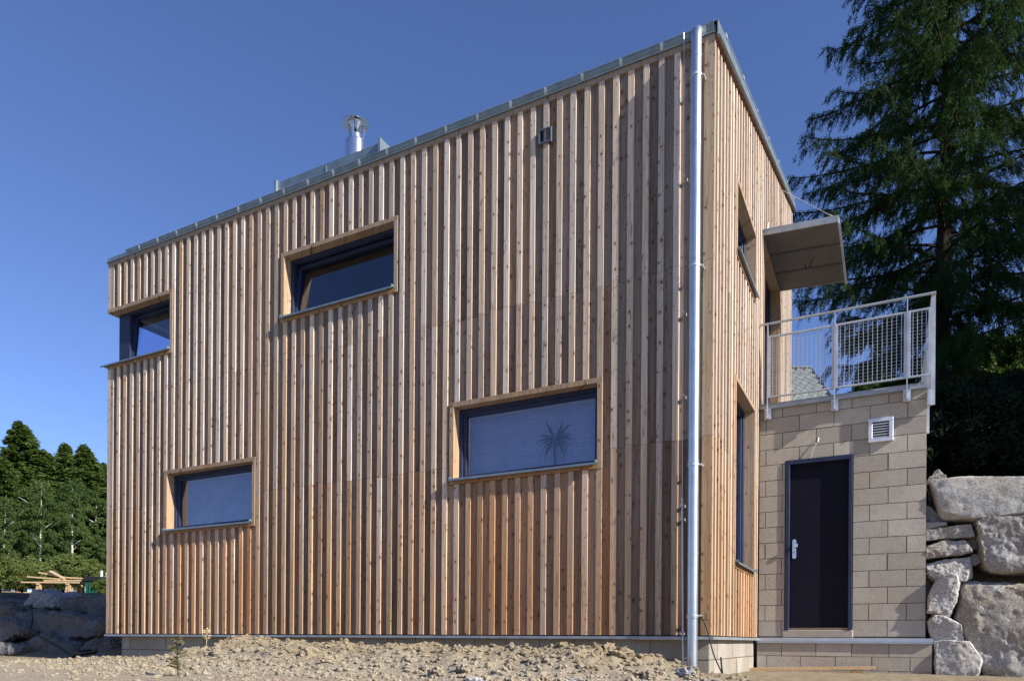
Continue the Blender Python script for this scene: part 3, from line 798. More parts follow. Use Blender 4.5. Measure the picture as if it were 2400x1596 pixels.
# ================================================================== RAILING
rail = empty('balcony_railing', (1., 2.72, 2.8), 'galvanised steel balcony railing with bars and wire mesh panels', 'railing')
RY = 2.715; RX = 1.935
def post(x, y, yplate):
    b = MB().box(x-.006, x+.006, y-.022, y+.022, 2.80, 3.995)
    o = b.build('post', M['galv'], rail)
    MB().box(x-.04, x+.04, y+.045, y+.092, 2.80, 2.94).box(x-.004, x+.004, y+.02, y+.046, 2.83, 2.91).build('base_plate', M['galv'], o)
    for zz in (2.825, 2.915): MB().tube([(x+.018, y+.03, zz), (x+.018, y+.05, zz)], .008, 6).tube([(x-.018, y+.03, zz), (x-.018, y+.05, zz)], .008, 6).build('bolt', M['steel'], o)
for x in (.107, .889, 1.668): post(x, RY-.0, YB)
for y in (RY+.05, 4.05, 5.45):
    b = MB().box(RX-.022, RX+.022, y-.006, y+.006, 2.72, 3.995).build('post', M['galv'], rail)
    MB().box(1.8805, 1.912, y-.04, y+.04, 2.72, 2.90).build('base_plate', M['galv'], b)
MB().box(.012, RX+.022, RY-.024, RY+.024, 3.996, 4.008).box(RX-.022, RX+.024, RY+.0245, 5.6, 3.996, 4.008).build('handrail', M['galv'], rail)
MB().tube([(.02, RY, 4.0), (-.02, RY+.02, 3.93)], .006, 6).build('wall_bracket', M['galv'], rail)
def panel(a, b, fixed, along):
    """welded frame with vertical bars and fine horizontal wires; along = 'x' or 'y'"""
    z0, z1 = 3.055, 3.84
    def bx(u0, u1, d0, d1, c, d):
        return (u0, u1, fixed+d0, fixed+d1, c, d) if along == 'x' else (fixed+d0, fixed+d1, u0, u1, c, d)
    f = MB()
    for q in ((a, b, -.015, .015, z1-.018, z1), (a, b, -.015, .015, z0, z0+.018), (a, a+.026, -.015, .015, z0+.018, z1-.018), (b-.026, b, -.015, .015, z0+.018, z1-.018)): f.box(*bx(*q))
    p = f.build('panel', M['galv'], rail)
    n = max(1, round((b-a-.05)/.0495)); st = (b-a-.052)/n
    for i in range(n):
        u = a+.026+st*(i+.5)
        MB().box(*bx(u-.0035, u+.0035, -.0035, .0035, z0+.018, z1-.018)).build('bar', M['galv'], p)
    wr = MB(); z = z0+.018+.04
    while z < z1-.03:
        wr.box(*bx(a+.02, b-.02, -.0058, -.0040, z-.0009, z+.0009)); z += .040
    wr.build('wire', M['galv'], p)
panel(.115, .880, RY, 'x'); panel(.899, 1.659, RY, 'x'); panel(1.678, RX-.025, RY, 'x')
panel(RY+.06, 4.04, RX, 'y'); panel(4.06, 5.44, RX, 'y')

# ================================================================== BOULDERS
def boulder(name, poly, yc, depth, mat, label, seed, rough=.03, group=None, sub=5):
    """poly: outline (x, z); the stone is grown round the plane y=yc with its own thickness"""
    cx = sum(p[0] for p in poly)/len(poly); czz = sum(p[1] for p in poly)/len(poly); zb = min(p[1] for p in poly)
    rnd = random.Random(seed); pts = []
    n = len(poly); dense = []
    for i in range(n):
        a, b = poly[i], poly[(i+1) % n]; dense += [a, ((a[0]+b[0])/2, (a[1]+b[1])/2)]
    for t, s in ((-.5, .93), (-.40, 1.0), (.25, 1.0), (.5, .82)):
        for x, z in dense:
            s2 = s*rnd.uniform(.97, 1.01)
            pts.append((cx+(x-cx)*s2, yc+depth*(t + rnd.uniform(-.07, .07)), czz+(z-czz)*s2))
    base = Vector((cx, yc, zb))
    bm = bmesh.new()
    for p in pts: bm.verts.new(Vector(p)-base)
    r = bmesh.ops.convex_hull(bm, input=bm.verts)
    bmesh.ops.delete(bm, geom=[g for g in r['geom_interior'] if isinstance(g, bmesh.types.BMVert)], context='VERTS')
    loose = [v for v in bm.verts if not v.link_faces]
    bmesh.ops.delete(bm, geom=loose, context='VERTS')
    bmesh.ops.triangulate(bm, faces=bm.faces)
    size = max(max(p[0] for p in poly)-min(p[0] for p in poly), max(p[1] for p in poly)-min(p[1] for p in poly))
    for k in range(sub):
        L = size*.9/2**(k+1)
        es = [e for e in bm.edges if e.calc_length() > L]
        if es: bmesh.ops.subdivide_edges(bm, edges=es, cuts=1, use_grid_fill=False)
        bmesh.ops.triangulate(bm, faces=bm.faces)
    bmesh.ops.smooth_vert(bm, verts=bm.verts, factor=.18, use_axis_x=True, use_axis_y=True, use_axis_z=True)
    bm.normal_update()
    o3 = Vector((seed*3.7, seed*1.3, seed*.7))
    for v in bm.verts:
        q = v.co + o3
        d = mnoise.fractal(q*2.6, 1.0, 2.1, 3)*rough*.9 - abs(mnoise.fractal(q*5+o3, 1.0, 2.1, 4))*rough*.5 + mnoise.fractal(q*20, .8, 2.1, 3)*rough*.3 + rough*.1
        v.co += v.normal*d
    me = bpy.data.meshes.new(name); bm.to_mesh(me); bm.free(); me.materials.append(mat)
    me.polygons.foreach_set('use_smooth', [True]*len(me.polygons))
    try: me.set_sharp_from_angle(angle=R(28))
    except Exception: pass
    return tag(link(name, me, None, None, base), label, 'boulder', group)

G = 'granite boulders stacked beside the annex'
RS = [
 ('s0', [(1.86,1.60),(1.94,1.56),(2.06,1.40),(2.06,1.34),(1.86,1.33)], 3.15, .4, 'brown stone wedged under the left end of the long granite slab', .015),
 ('s1', [(1.91,1.87),(2.09,1.87),(2.3,1.87),(2.55,1.86),(3.1,1.80),(3.5,1.72),(3.45,1.45),(2.83,1.39),(2.61,1.40),(2.44,1.335),(2.19,1.36),(2.04,1.38),(1.96,1.57)], 3.0, .85, 'long pale granite slab on top of the boulder wall by the annex', .018),
 ('s1b', [(1.87,1.85),(1.92,1.95),(1.99,1.98),(2.1,1.955),(2.10,1.86)], 3.2, .3, 'small pale stone behind the left end of the long granite slab', .012),
 ('s1c', [(1.95,1.93),(1.98,2.03),(2.02,2.05),(2.06,2.0),(2.07,1.93)], 3.3, .2, 'pointed grey stone peeping over the boulder wall, topmost of all', .01),
 ('s2', [(2.355,1.425),(2.61,1.415),(2.83,1.38),(3.15,1.36),(3.2,.8),(2.83,.72),(2.53,.74),(2.43,.81),(2.43,.96),(2.41,1.13),(2.36,1.3)], 3.0, .8, 'rough grey granite block under the right half of the long slab', .035),
 ('s3a', [(1.86,1.37),(2.09,1.365),(2.10,1.32),(1.86,1.28)], 3.05, .4, 'thin flat stone sliver directly under the brown stone', .008),
 ('s3b', [(1.86,1.285),(2.19,1.315),(2.35,1.325),(2.38,1.165),(1.86,1.145)], 3.0, .5, 'flat slab stone left of the rough grey block, upper one', .016),
 ('s4', [(1.86,1.08),(2.1,1.165),(2.28,1.145),(2.35,1.0),(2.19,.955),(1.86,.925)], 2.98, .55, 'wedge-shaped flat boulder in the middle of the narrow stack', .025),
 ('s5', [(1.87,.88),(2.15,.935),(2.33,.955),(2.345,.70),(2.28,.645),(1.99,.65),(1.87,.76)], 2.96, .55, 'squarish granite boulder below the wedge-shaped one', .03),
 ('p1', [(2.29,1.15),(2.37,1.17),(2.42,1.1),(2.40,1.03),(2.31,1.04)], 3.1, .2, 'upper of two fist-sized stones jammed beside the rough block', .01),
 ('p2', [(2.32,.94),(2.36,.985),(2.42,.97),(2.435,.88),(2.38,.85),(2.32,.86)], 3.05, .2, 'lower of two fist-sized stones jammed beside the rough block', .01),
 ('s6', [(2.03,.75),(2.18,.755),(2.225,.6),(2.195,.42),(2.11,.235),(1.89,.305),(1.885,.46),(1.94,.60)], 2.86, .5, 'upright pale granite boulder leaning on the big lower block', .025),
 ('s7', [(2.25,.66),(2.5,.645),(2.83,.62),(3.35,.6),(3.5,.2),(3.4,-.55),(2.84,-.5),(2.45,-.45),(2.38,-.2),(2.25,-.04),(2.225,.18),(2.15,.24),(2.2,.42),(2.21,.53)], 2.98, .95, 'largest granite block at the foot of the boulder wall', .04),
 ('s8', [(1.97,.29),(2.12,.235),(2.24,.165),(2.275,-.02),(2.14,-.10),(1.94,-.10),(1.90,.2)], 2.78, .45, 'pale granite stone beside the annex coping, second from ground', .022),
 ('s9', [(1.95,-.02),(2.09,-.01),(2.31,-.03),(2.41,-.17),(2.445,-.27),(2.38,-.45),(1.97,-.45)], 2.70, .45, 'pale granite stone on the ground at the annex corner', .022),
 ('r1', [(3.45,1.75),(4.6,1.7),(4.7,1.1),(3.6,1.0)], 3.05, .9, 'granite block beyond the long slab', .035),
 ('r2', [(3.25,.98),(3.5,1.05),(4.4,1.0),(4.6,.3),(4.5,-.6),(3.55,-.6),(3.55,.3)], 3.05, .9, 'granite block beyond the largest block', .035),
]
for i, (k, poly, yc, dep, lab, rg) in enumerate(RS):
    boulder('boulder', poly, max(yc, (2.69 if k == 's9' else 2.77 if k in ('s8', 's6') else 2.83) + dep/2), dep, M['granite' if k in ('s1', 's6', 's8', 's9', 's5') else 'granite4'], lab, 11+i*3, rg, G)
G2 = 'granite boulders on the shaded bank'
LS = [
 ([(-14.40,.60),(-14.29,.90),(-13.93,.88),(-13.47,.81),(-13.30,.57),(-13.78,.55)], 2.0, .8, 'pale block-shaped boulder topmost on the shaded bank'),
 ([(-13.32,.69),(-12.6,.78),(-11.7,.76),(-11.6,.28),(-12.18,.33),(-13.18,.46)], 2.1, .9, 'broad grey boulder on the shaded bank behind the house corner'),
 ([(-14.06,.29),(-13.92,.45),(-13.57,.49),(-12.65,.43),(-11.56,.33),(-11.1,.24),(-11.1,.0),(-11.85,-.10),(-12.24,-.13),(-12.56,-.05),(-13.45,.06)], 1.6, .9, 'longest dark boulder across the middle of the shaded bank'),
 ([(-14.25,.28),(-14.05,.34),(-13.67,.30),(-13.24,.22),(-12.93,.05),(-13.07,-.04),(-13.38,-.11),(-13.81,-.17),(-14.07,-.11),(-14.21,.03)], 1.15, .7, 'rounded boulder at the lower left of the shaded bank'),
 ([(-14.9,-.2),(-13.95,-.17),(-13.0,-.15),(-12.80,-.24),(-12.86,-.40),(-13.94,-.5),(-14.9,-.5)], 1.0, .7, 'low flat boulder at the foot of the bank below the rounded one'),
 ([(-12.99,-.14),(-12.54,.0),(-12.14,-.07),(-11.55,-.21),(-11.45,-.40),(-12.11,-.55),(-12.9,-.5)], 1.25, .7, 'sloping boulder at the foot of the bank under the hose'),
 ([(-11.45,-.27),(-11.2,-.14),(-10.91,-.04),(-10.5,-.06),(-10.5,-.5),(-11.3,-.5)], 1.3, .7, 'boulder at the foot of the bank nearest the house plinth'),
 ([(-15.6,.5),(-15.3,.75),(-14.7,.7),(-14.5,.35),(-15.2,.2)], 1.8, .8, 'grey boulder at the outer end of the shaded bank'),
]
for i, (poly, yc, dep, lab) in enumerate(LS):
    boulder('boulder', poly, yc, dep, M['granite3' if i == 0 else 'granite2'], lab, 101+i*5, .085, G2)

# hose on the bank
hp = [(-14.95, 1.33, .66), (-14.4, 1.25, .64), (-14.03, 1.22, .66), (-13.55, 1.1, .56), (-13.09, 1.0, .45), (-12.75, .85, .28), (-12.55, .72, .09), (-12.2, .70, -.06), (-11.65, .68, -.22), (-11.05, .60, -.39), (-10.8, .45, -.37), (-10.75, .75, -.33), (-10.95, .95, -.28), (-11.2, .8, -.3)]
def smoothpath(p, n=5):
    p = [Vector(q) for q in p]; out = []
    for i in range(len(p)-1):
        a, b, c, d = p[max(i-1, 0)], p[i], p[i+1], p[min(i+2, len(p)-1)]
        for k in range(n):
            t = k/n; out.append(.5*((2*b) + (c-a)*t + (2*a-5*b+4*c-d)*t*t + (3*b-a-3*c+d)*t**3))
    return out + [p[-1]]
o = soft(MB().tube(smoothpath(hp), .018, 8).build('hose', M['black'], None, base=hp[0]))
tag(o, 'dark cable hose running down the shaded boulder bank', 'hose')

# ================================================================== EARTH CLODS
def ico(sub):
    bm = bmesh.new(); bmesh.ops.create_icosphere(bm, subdivisions=sub, radius=1)
    v = np.array([q.co[:] for q in bm.verts]); f = np.array([[q.index for q in t.verts] for t in bm.faces]); bm.free(); return v, f
I1 = ico(1); I2 = ico(2)
def clodmesh(name, P, S, src, mat, seed):
    rg = np.random.default_rng(seed); v0, f0 = src; n = len(P); k = len(v0)
    jit = 1 + rg.uniform(-.28, .28, (n, k, 1)); sc3 = rg.uniform(.6, 1.15, (n, 1, 3)); sc3[..., 2] *= .75
    a = rg.uniform(0, 6.283, n); ca, sa = np.cos(a), np.sin(a)
    V = v0[None]*jit*sc3*S[:, None, None]
    X = V[..., 0]*ca[:, None]-V[..., 1]*sa[:, None]; Y = V[..., 0]*sa[:, None]+V[..., 1]*ca[:, None]
    V = np.stack([X, Y, V[..., 2]], -1) + P[:, None]
    F = f0[None] + (np.arange(n)*k)[:, None, None]
    return mesh_np(name, V.reshape(-1, 3), F.reshape(-1, 3), mat, False)
N = 34000
px = RNG.uniform(-10.5, 3.2, N); py = RNG.normal(-1.1, .75, N); keep = (py < .02) & (py > -3.2); px, py = px[keep], py[keep]
cr = np.interp(px, MX, MZ)+.42; keep = RNG.random(len(px)) < .25 + 2.6*cr; px, py = px[keep], py[keep]
S = .0028 + .034*RNG.random(len(px))**7
ex_ = RNG.uniform(-15, 3.4, 6000); ey_ = RNG.uniform(-3.6, 1.0, 6000); ok = ((ex_ < -9.5) | (ey_ < -.05)) & ((ex_-CAM.x)*Fw.x + (ey_-CAM.y)*Fw.y > 4.2)
ex_, ey_ = ex_[ok], ey_[ok]; px = np.concatenate([px, ex_]); py = np.concatenate([py, ey_]); S = np.concatenate([S, .003 + .02*RNG.random(len(ex_))**7])
P = np.stack([px, py, ground(px, py) + S*.25], -1)
big = S > .018
tag(link('earth_clods', clodmesh('earth_clods', P[~big], S[~big], I1, M['dirt'], 1)), 'loose crumbs of dry pale earth over the spoil heap', 'rubble', kind='stuff')
tag(link('earth_lumps', clodmesh('earth_lumps', P[big], S[big], I2, M['dirt'], 2)), 'scattered lumps of dry pale earth along the spoil heap', 'rubble', kind='stuff')
# larger single clods
CL = [(-3.0, -1.9, .04), (-2.2, -1.0, .07), (-.55, -1.0, .10), (.35, -1.7, .055), (-4.8, -1.9, .045), (-3.9, -1.2, .10), (-1.95, -1.75, .075), (-1.75, -1.62, .085), (-.72, -.85, .09), (-.45, -.55, .07), (-.95, -1.7, .06), (-.15, -1.5, .05), (-3.4, -1.5, .06), (-5.2, -1.3, .065), (-4.3, -.7, .05), (-2.6, -1.0, .055), (.1, -1.25, .045), (-6.3, -1.6, .05)]
for i, (x, y, s) in enumerate(CL):
    me = clodmesh('earth_clod', np.zeros((1, 3)), np.array([s]), ico(3), M['dirt'], 50+i)
    for v in me.vertices: v.co += v.co.normalized()*mnoise.fractal(v.co*25+Vector((i*3., 0, 0)), 1., 2., 3)*.2*s
    tag(link('earth_clod', me, None, None, (x, y, float(ground(x, y)) + s*.3)), 'fist-sized clod of dry earth lying on the heap before the facade', 'clod', 'large clods on the spoil heap')

# stones and brick shards in the heap
M['brickred'] = block_mat('brick_shard', (.26, .12, .085), (.20, .10, .07))
for i, (x, y, sz_, mt, lab) in enumerate([(.02, -1.05, .085, 'granite4', 'flat grey stone slab half buried at the right end of the spoil heap'), (-.18, -1.45, .06, 'brickred', 'reddish brick shard beside the flat grey slab on the heap'), (.30, -1.25, .05, 'granite4', 'small grey stone at the toe of the heap near the downpipe'), (-.62, -1.85, .055, 'granite4', 'angular grey stone low in front of the heap'), (-3.15, -.95, .03, 'brickred', 'tiny red brick bit near the crest of the heap'), (-5.3, -1.75, .06, 'granite2', 'bluish grey stone in the left part of the heap'), (-1.45, -1.95, .06, 'granite', 'pale rounded stone lying low before the heap'), (.55, -1.6, .07, 'brickred', 'brown brick lump at the right foreground edge of the heap')]):
    me = clodmesh('rubble_stone', np.zeros((1, 3)), np.array([sz_]), ico(3), M[mt], 90+i)
    for v in me.vertices:
        v.co += v.co.normalized()*mnoise.fractal(v.co*18+Vector((i*5., 1, 0)), 1., 2., 3)*.18*sz_; v.co.z *= .7; v.co.x *= 1.35
    tag(link('rubble_stone', me, None, None, (x, y, float(ground(x, y)) + sz_*.25)), lab, 'stone', 'stones and brick shards in the heap')

# plank by the annex
pl = empty('plank', (.95, 2.5, -.43), 'pale timber plank lying on the ground along the annex plinth', 'plank')
o = MB().hexa([(-.12, 2.40, -.415), (1.36, 2.50, -.365), (-.12, 2.52, -.415), (1.36, 2.62, -.365), (-.12, 2.40, -.382), (1.36, 2.50, -.332), (-.12, 2.52, -.382), (1.36, 2.62, -.332)]).build('board', M['plank'], pl); o.color = (.68, .60, .45, 1)
o = MB().box(1.12, 1.22, 2.49, 2.62, -.46, -.376).build('prop', M['plank'], pl); o.color = (.5, .4, .27, 1)
# cable at the corner
cb = [(-.09, -.07, .19), (-.06, -.075, .16), (-.02, -.06, .05), (.005, -.06, -.05), (.035, -.03, -.18), (.075, .05, -.31), (.09, .12, -.37), (.12, .2, -.42)]
o = soft(MB().tube(smoothpath(cb), .0065, 7).tube(smoothpath([(.08, .06, -.20), (.085, .07, -.28), (.09, .1, -.36), (.10, .14, -.40)]), .008, 7).tube([(-.09, -.02, .155), (-.02, -.03, .15)], .004, 6).build('cable', M['black'], None, base=cb[-1]))
tag(o, 'black cable hanging from the downpipe foot to the ground at the house corner', 'cable')

# ================================================================== SMALL PLANTS
def strip(mb, p, d, up, L, wd, curve, n=5):
    """thin folded leaf blade following a drooping path"""
    p = Vector(p); d = Vector(d).normalized(); side = d.cross(Vector(up)).normalized(); pts = []
    q = p.copy(); dd = d.copy()
    for i in range(n+1):
        t = i/n; wv = wd if n <= 2 and i < n else wd*math.sin(math.pi*min(1, .12 + t*.88)) if i < n else wd*.15
        pts.append((q.copy(), wv)); dd = (dd + Vector((0, 0, -curve/n))).normalized(); q = q + dd*(L/n)
    b = len(mb.v)
    for q, wv in pts: mb.v += [tuple(q - side*wv*.5), tuple(q + side*wv*.5)]
    mb.f += [(b+2*i, b+2*i+1, b+2*i+3, b+2*i+2) for i in range(n)]
    return mb
# sapling in the foreground
sx, sy = -4.27, -2.50; sz = float(ground(sx, sy))
sap = empty('spruce_sapling', (sx, sy, sz), 'little conifer sapling growing out of the rubble in the foreground', 'sapling')
MB().tube([(sx, sy, sz-.05), (sx-.01, sy, sz+.12), (sx-.035, sy+.01, sz+.24), (sx-.03, sy, sz+.36)], [.006, .005, .004, .002], 6).build('stem', M['bark'], sap)
nb = MB(); rr = random.Random(4)
for i in range(40):
    h = .06 + .31*i/40; L = .09*(1-h/.42)+.02; a = rr.uniform(0, 6.28)
    if .15 < h < .22 and rr.random() < .6: continue
    p = Vector((sx-.03*h/.3, sy, sz+h)); d = Vector((math.cos(a), math.sin(a), .25))
    for k in range(24):
        t = (k+1)/24; q = p + d*L*t; aa = a + (1 if k % 2 else -1)*rr.uniform(.5, 1.2)
        strip(nb, q, (math.cos(aa), math.sin(aa), rr.uniform(-.1, .5)), (rr.uniform(-1, 1), rr.uniform(-1, 1), rr.uniform(-.5, .5)), .034, .008, .1, 1)
nb.build('needles', M['sapling'], sap)
tx, ty = -5.98, -.80; tz = float(ground(tx, ty))
th = empty('dry_weed', (tx, ty, tz), 'dry seed-headed weed standing on the spoil heap before the plinth', 'weed')
mb = MB().tube([(tx, ty, tz-.03), (tx+.004, ty, tz+.12), (tx-.006, ty, tz+.24)], .0035, 5)
for i in range(7):
    a = rr.uniform(0, 6.28); h = rr.uniform(.07, .2); mb.tube([(tx, ty, tz+h), (tx+.025*math.cos(a), ty+.02*math.sin(a), tz+h+.04)], .002, 4)
mb.build('stem', M['straw'], th)
mb = MB()
for i in range(40):
    a = rr.uniform(0, 6.28); h = rr.uniform(.11, .25); rd = rr.uniform(0, .03)
    strip(mb, (tx+rd*math.cos(a), ty+rd*math.sin(a), tz+h), (math.cos(a), math.sin(a), rr.uniform(.2, 1.5)), (rr.uniform(-1, 1), rr.uniform(-1, 1), .2), rr.uniform(.022, .04), .017, .3, 2)
mb.build('seed_heads', M['straw'], th)
# house plant behind the window
hp_ = empty('house_plant', (-1.73, .225, 1.83), 'dark spiky house plant behind the pane of the lower right window', 'house plant')
MB().tube([(-1.73, .222, 1.79), (-1.74, .222, 2.0), (-1.735, .222, 2.12)], [.016, .013, .01], 8).build('stem', M['house_plant'], hp_)
mb = MB()
for i, (a, up_, L, cv) in enumerate([(0, 2.5, .26, .1), (3.14, 2.6, .30, .2), (0.2, 1.3, .28, 1.3), (3.3, .9, .34, 1.9), (2.9, .5, .36, 2.4), (0, .6, .36, 2.2), (.3, .2, .33, 2.4), (3.0, .2, .33, 2.6), (3.2, 1.6, .28, 1.2), (.1, 1.9, .30, .8), (2.8, -.2, .28, 1.8), (.2, -.3, .28, 1.8), (3.1, 1.1, .38, 1.6), (0, 1.0, .36, 1.7)]):
    strip(mb, (-1.735, .222, 2.10), (math.cos(a), .03*math.sin(a*7+i), up_), (0, 1, 0) if True else (0, 0, 1), L*.92, .03, cv*1.25, 9)
mb.build('leaves', M['house_plant'], hp_)

# ================================================================== TREES
def quads(C, A, B):
    n = len(C); V = np.stack([C-A-B, C+A-B*.6, C+A+B*.6, C-A+B], 1).reshape(-1, 3)
    return V, np.arange(4*n).reshape(n, 4)
def unitv(a): return a/np.maximum(np.linalg.norm(a, axis=-1, keepdims=True), 1e-9)

def spruce_mesh(H, Rb, seed, mat, n=17000, leaf=.20, pw=.75):
    rg = np.random.default_rng(seed); C = []; A = []; B = []
    nb = int(n/26)
    for i in range(nb):
        t = rg.random()**.8; h = H*(.06+.93*t); L = Rb*(1-t)**pw*rg.uniform(.45, 1.2)+.15; a = rg.uniform(0, 6.283)
        s = np.sqrt(rg.random(26)); r = L*s; zz = h - .28*L*s + .10*L*s*s + rg.normal(0, .10, 26)
        sw = rg.normal(0, .13, 26)*L*(.3+s*.4)
        ca, sa = math.cos(a), math.sin(a)
        C.append(np.stack([r*ca - sw*sa, r*sa + sw*ca, zz], -1))
        d = np.stack([np.full(26, ca) + rg.normal(0, .35, 26), np.full(26, sa) + rg.normal(0, .35, 26), rg.normal(-.25, .25, 26)], -1)
        A.append(unitv(d)*leaf*rg.uniform(.6, 1.2, (26, 1))*(.55+.45*(1-t)))
        w_ = np.cross(d, rg.normal(0, 1, (26, 3))*[.5, .5, 1.]); B.append(unitv(w_)*leaf*.26)
    V, F = quads(np.concatenate(C), np.concatenate(A), np.concatenate(B))
    return mesh_np('crown', V, F, mat, False)
def broad_mesh(H, Rb, seed, mat, n=34000, leaf=.06):
    rg = np.random.default_rng(seed); C = []
    k = 120
    cl = []
    for i in range(k):
        u = rg.normal(0, 1, 3); u /= np.linalg.norm(u); r = rg.random()**.4
        t = .5+.5*u[2]*r; wdt = (math.sin(math.pi*min(.97, .18+.80*t))**.8)
        cl.append((u[0]*r*Rb*wdt*1.05, u[1]*r*Rb*wdt*1.05, H*(.20+.76*t), rg.uniform(.22, .42)*Rb*.55))
    m_ = n//k
    for x, y, z, r in cl:
        u = unitv(rg.normal(0, 1, (m_, 3)))*(rg.random((m_, 1))**.5)*r*[1, 1, .85]
        u[:, 2] -= .35*np.abs(rg.normal(0, r*.5, m_))
        C.append(u + [x, y, z])
    C = np.concatenate(C); nn = len(C)
    A = unitv(rg.normal(0, 1, (nn, 3)))*leaf*rg.uniform(.6, 1.3, (nn, 1)); B = unitv(np.cross(A, rg.normal(0, 1, (nn, 3))))*leaf*.55
    V, F = quads(C, A, B)
    return mesh_np('crown', V, F, mat, False)
def trunk_mesh(H, r, mat, seed, limbs=0, spread=2.):
    rg = random.Random(seed); mb = MB(); lean = (rg.uniform(-.3, .3), rg.uniform(-.3, .3))
    P = [(lean[0]*(t**1.5), lean[1]*(t**1.5), H*t-.5*(t == 0)) for t in (0, .15, .35, .6, .85, 1)]
    mb.tube(P, [r*1.15, r, r*.82, r*.55, r*.28, r*.08], 8)
    for i in range(limbs):
        t = rg.uniform(.25, .85); a = rg.uniform(0, 6.28); L = spread*(1-t*.6)
        p = Vector((lean[0]*t**1.5, lean[1]*t**1.5, H*t))
        mb.tube([p, p+Vector((math.cos(a)*L*.5, math.sin(a)*L*.5, L*.45)), p+Vector((math.cos(a)*L, math.sin(a)*L, L*.75))], [r*.35, r*.2, r*.06], 6)
    me = bpy.data.meshes.new('trunk'); me.from_pydata([tuple(v) for v in mb.v], [], mb.f); me.update(); me.materials.append(mat)
    me.polygons.foreach_set('use_smooth', [True]*len(me.polygons)); return me

SP = [(spruce_mesh(13, 2.5, 3, M['spruce']), trunk_mesh(12.8, .17, M['bark'], 3)), (spruce_mesh(13, 2.1, 4, M['spruce'], pw=.5), trunk_mesh(12.8, .16, M['bark'], 4)), (spruce_mesh(13, 2.9, 5, M['spruce'], 19000, pw=.95), trunk_mesh(12.8, .18, M['bark'], 5))]
BR = [(broad_mesh(9, 2.2, 13, M['birch']), trunk_mesh(8.2, .13, M['birchbark'], 13, 9)), (broad_mesh(9, 2.6, 14, M['birch']), trunk_mesh(8.2, .12, M['birchbark'], 14, 9)), (broad_mesh(9, 1.9, 15, M['birch']), trunk_mesh(8.4, .11, M['birchbark'], 15, 9))]
BS = (broad_mesh(9, 1.7, 18, M['birch'], 11000, .06), trunk_mesh(8.6, .12, M['birchbark'], 18, 5, 1.4))
BU = [(broad_mesh(2.2, 1.3, 23, M['bush'], 9000, .045), trunk_mesh(1.5, .04, M['bark'], 23, 5, .6)), (broad_mesh(2.2, 1.5, 24, M['bush'], 9000, .045), trunk_mesh(1.5, .04, M['bark'], 24, 5, .6))]

def tree(name, src, xy, h, h0, label, cat, group, rz=0, wd=1., z=None):
    zz = float(ground(*xy, fine=False)) if z is None else z
    o = empty(name, (xy[0], xy[1], zz-.05), label, cat, group)
    s = h/h0
    for nm, me in (('crown', src[0]), ('trunk', src[1])):
        q = bpy.data.objects.new(nm, me); col.objects.link(q); q.parent = o
        q.scale = (s*wd, s*wd, s); q.rotation_euler = (0, 0, rz)
    return o
def px(u, d):
    a = (u-1200)/1679.35
    p = CAM + (Rt*a + Fw)*d
    return (p.x, p.y)
GT = 'trees of the wood edge left of the house'
# (pixel column is only used to derive a ground position at distance d)
WOOD = [ # u, d, height, kind, label
 (45, 52, 12.4, 's0', 'tallest spruce rising over the wood at far left'),
 (-30, 54, 10.4, 's2', 'dark spruce at the outer left edge of the wood'),
 (0, 49, 9.3, 's1', 'broad dark spruce in front of the tallest one'),
 (95, 53, 10.6, 's1', 'slim spruce just right of the tallest spruce'),
 (150, 54, 11.3, 's2', 'pointed spruce with a sharp tip in the middle of the wood'),
 (195, 53, 11.0, 's0', 'dark bushy spruce second from the house corner'),
 (238, 55, 10.0, 's1', 'spruce partly hidden by the house corner'),
 (290, 54, 10.2, 's2', 'spruce wholly behind the house corner'),
 (-90, 52, 10.8, 's0', 'spruce beyond the left picture edge'),
 (120, 58, 10.6, 's0', 'further spruce seen between two nearer ones'),
 (20, 44, 6.3, 'b0', 'leafy birch at the left picture edge with a forked pale trunk'),
 (90, 43, 6.9, 'b1', 'broad birch with a white trunk in front of the spruces'),
 (140, 46, 6.6, 'b2', 'slender birch between the two broad ones'),
 (175, 44, 7.1, 'b1', 'big rounded birch right of the slender one'),
 (225, 43, 6.3, 'b0', 'birch next to the house corner'),
 (280, 45, 6.5, 'b2', 'birch behind the house corner'),
 (-50, 42, 6.2, 'b1', 'birch beyond the left edge'),
 (60, 41, 3.9, 'b2', 'young birch low in front of the wood'),
 (130, 40, 3.4, 'b0', 'small leafy tree above the timber pile'),
 (200, 40, 3.5, 'b1', 'small leafy tree above the green crate'),
 (10, 36, 2.5, 'b2', 'low young tree at the bottom left of the wood'),
 (92, 38, 6.2, 'v0', 'thin birch with a long white trunk in front of the wood'),
 (6, 37, 5.4, 'v0', 'thin forked birch with a white trunk near the left edge'),
 (168, 39, 6.0, 'v0', 'sparse birch with pale trunk above the plank pile'),
 (250, 40, 3.9, 'b2', 'young tree half hidden by the house corner'),
]
for i, (u, d, h, k, lab) in enumerate(WOOD):
    src = SP[int(k[1])] if k[0] == 's' else BS if k[0] == 'v' else BR[int(k[1])]
    tree('spruce_tree' if k[0] == 's' else 'birch_tree', src, px(u, d), h, 13 if k[0] == 's' else 9, lab, 'tree', GT, i*1.37, 1.7 if k[0] == 's' else .9 if k[0] == 'v' else 1.35)
for i, (u, d, h, lab) in enumerate([(150, 31, 2.0, 'yellow-green bush right behind the timber pile'), (40, 32, 1.7, 'yellowish bush left of the timber pile'), (-10, 29, 1.8, 'low bush at the left edge before the wood'), (75, 35, 1.9, 'bush at the foot of the white birch trunk'), (246, 25, .75, 'small grass-green shrub at the house corner by the posts'), (215, 33, 1.7, 'bush behind the green crate'), (110, 34, 1.5, 'small bush over the left end of the timber pile')]):
    tree('bush', BU[i % 2], px(u, d), h, 2.2, lab, 'bush', 'bushes before the wood', i*2.1, 1.0)

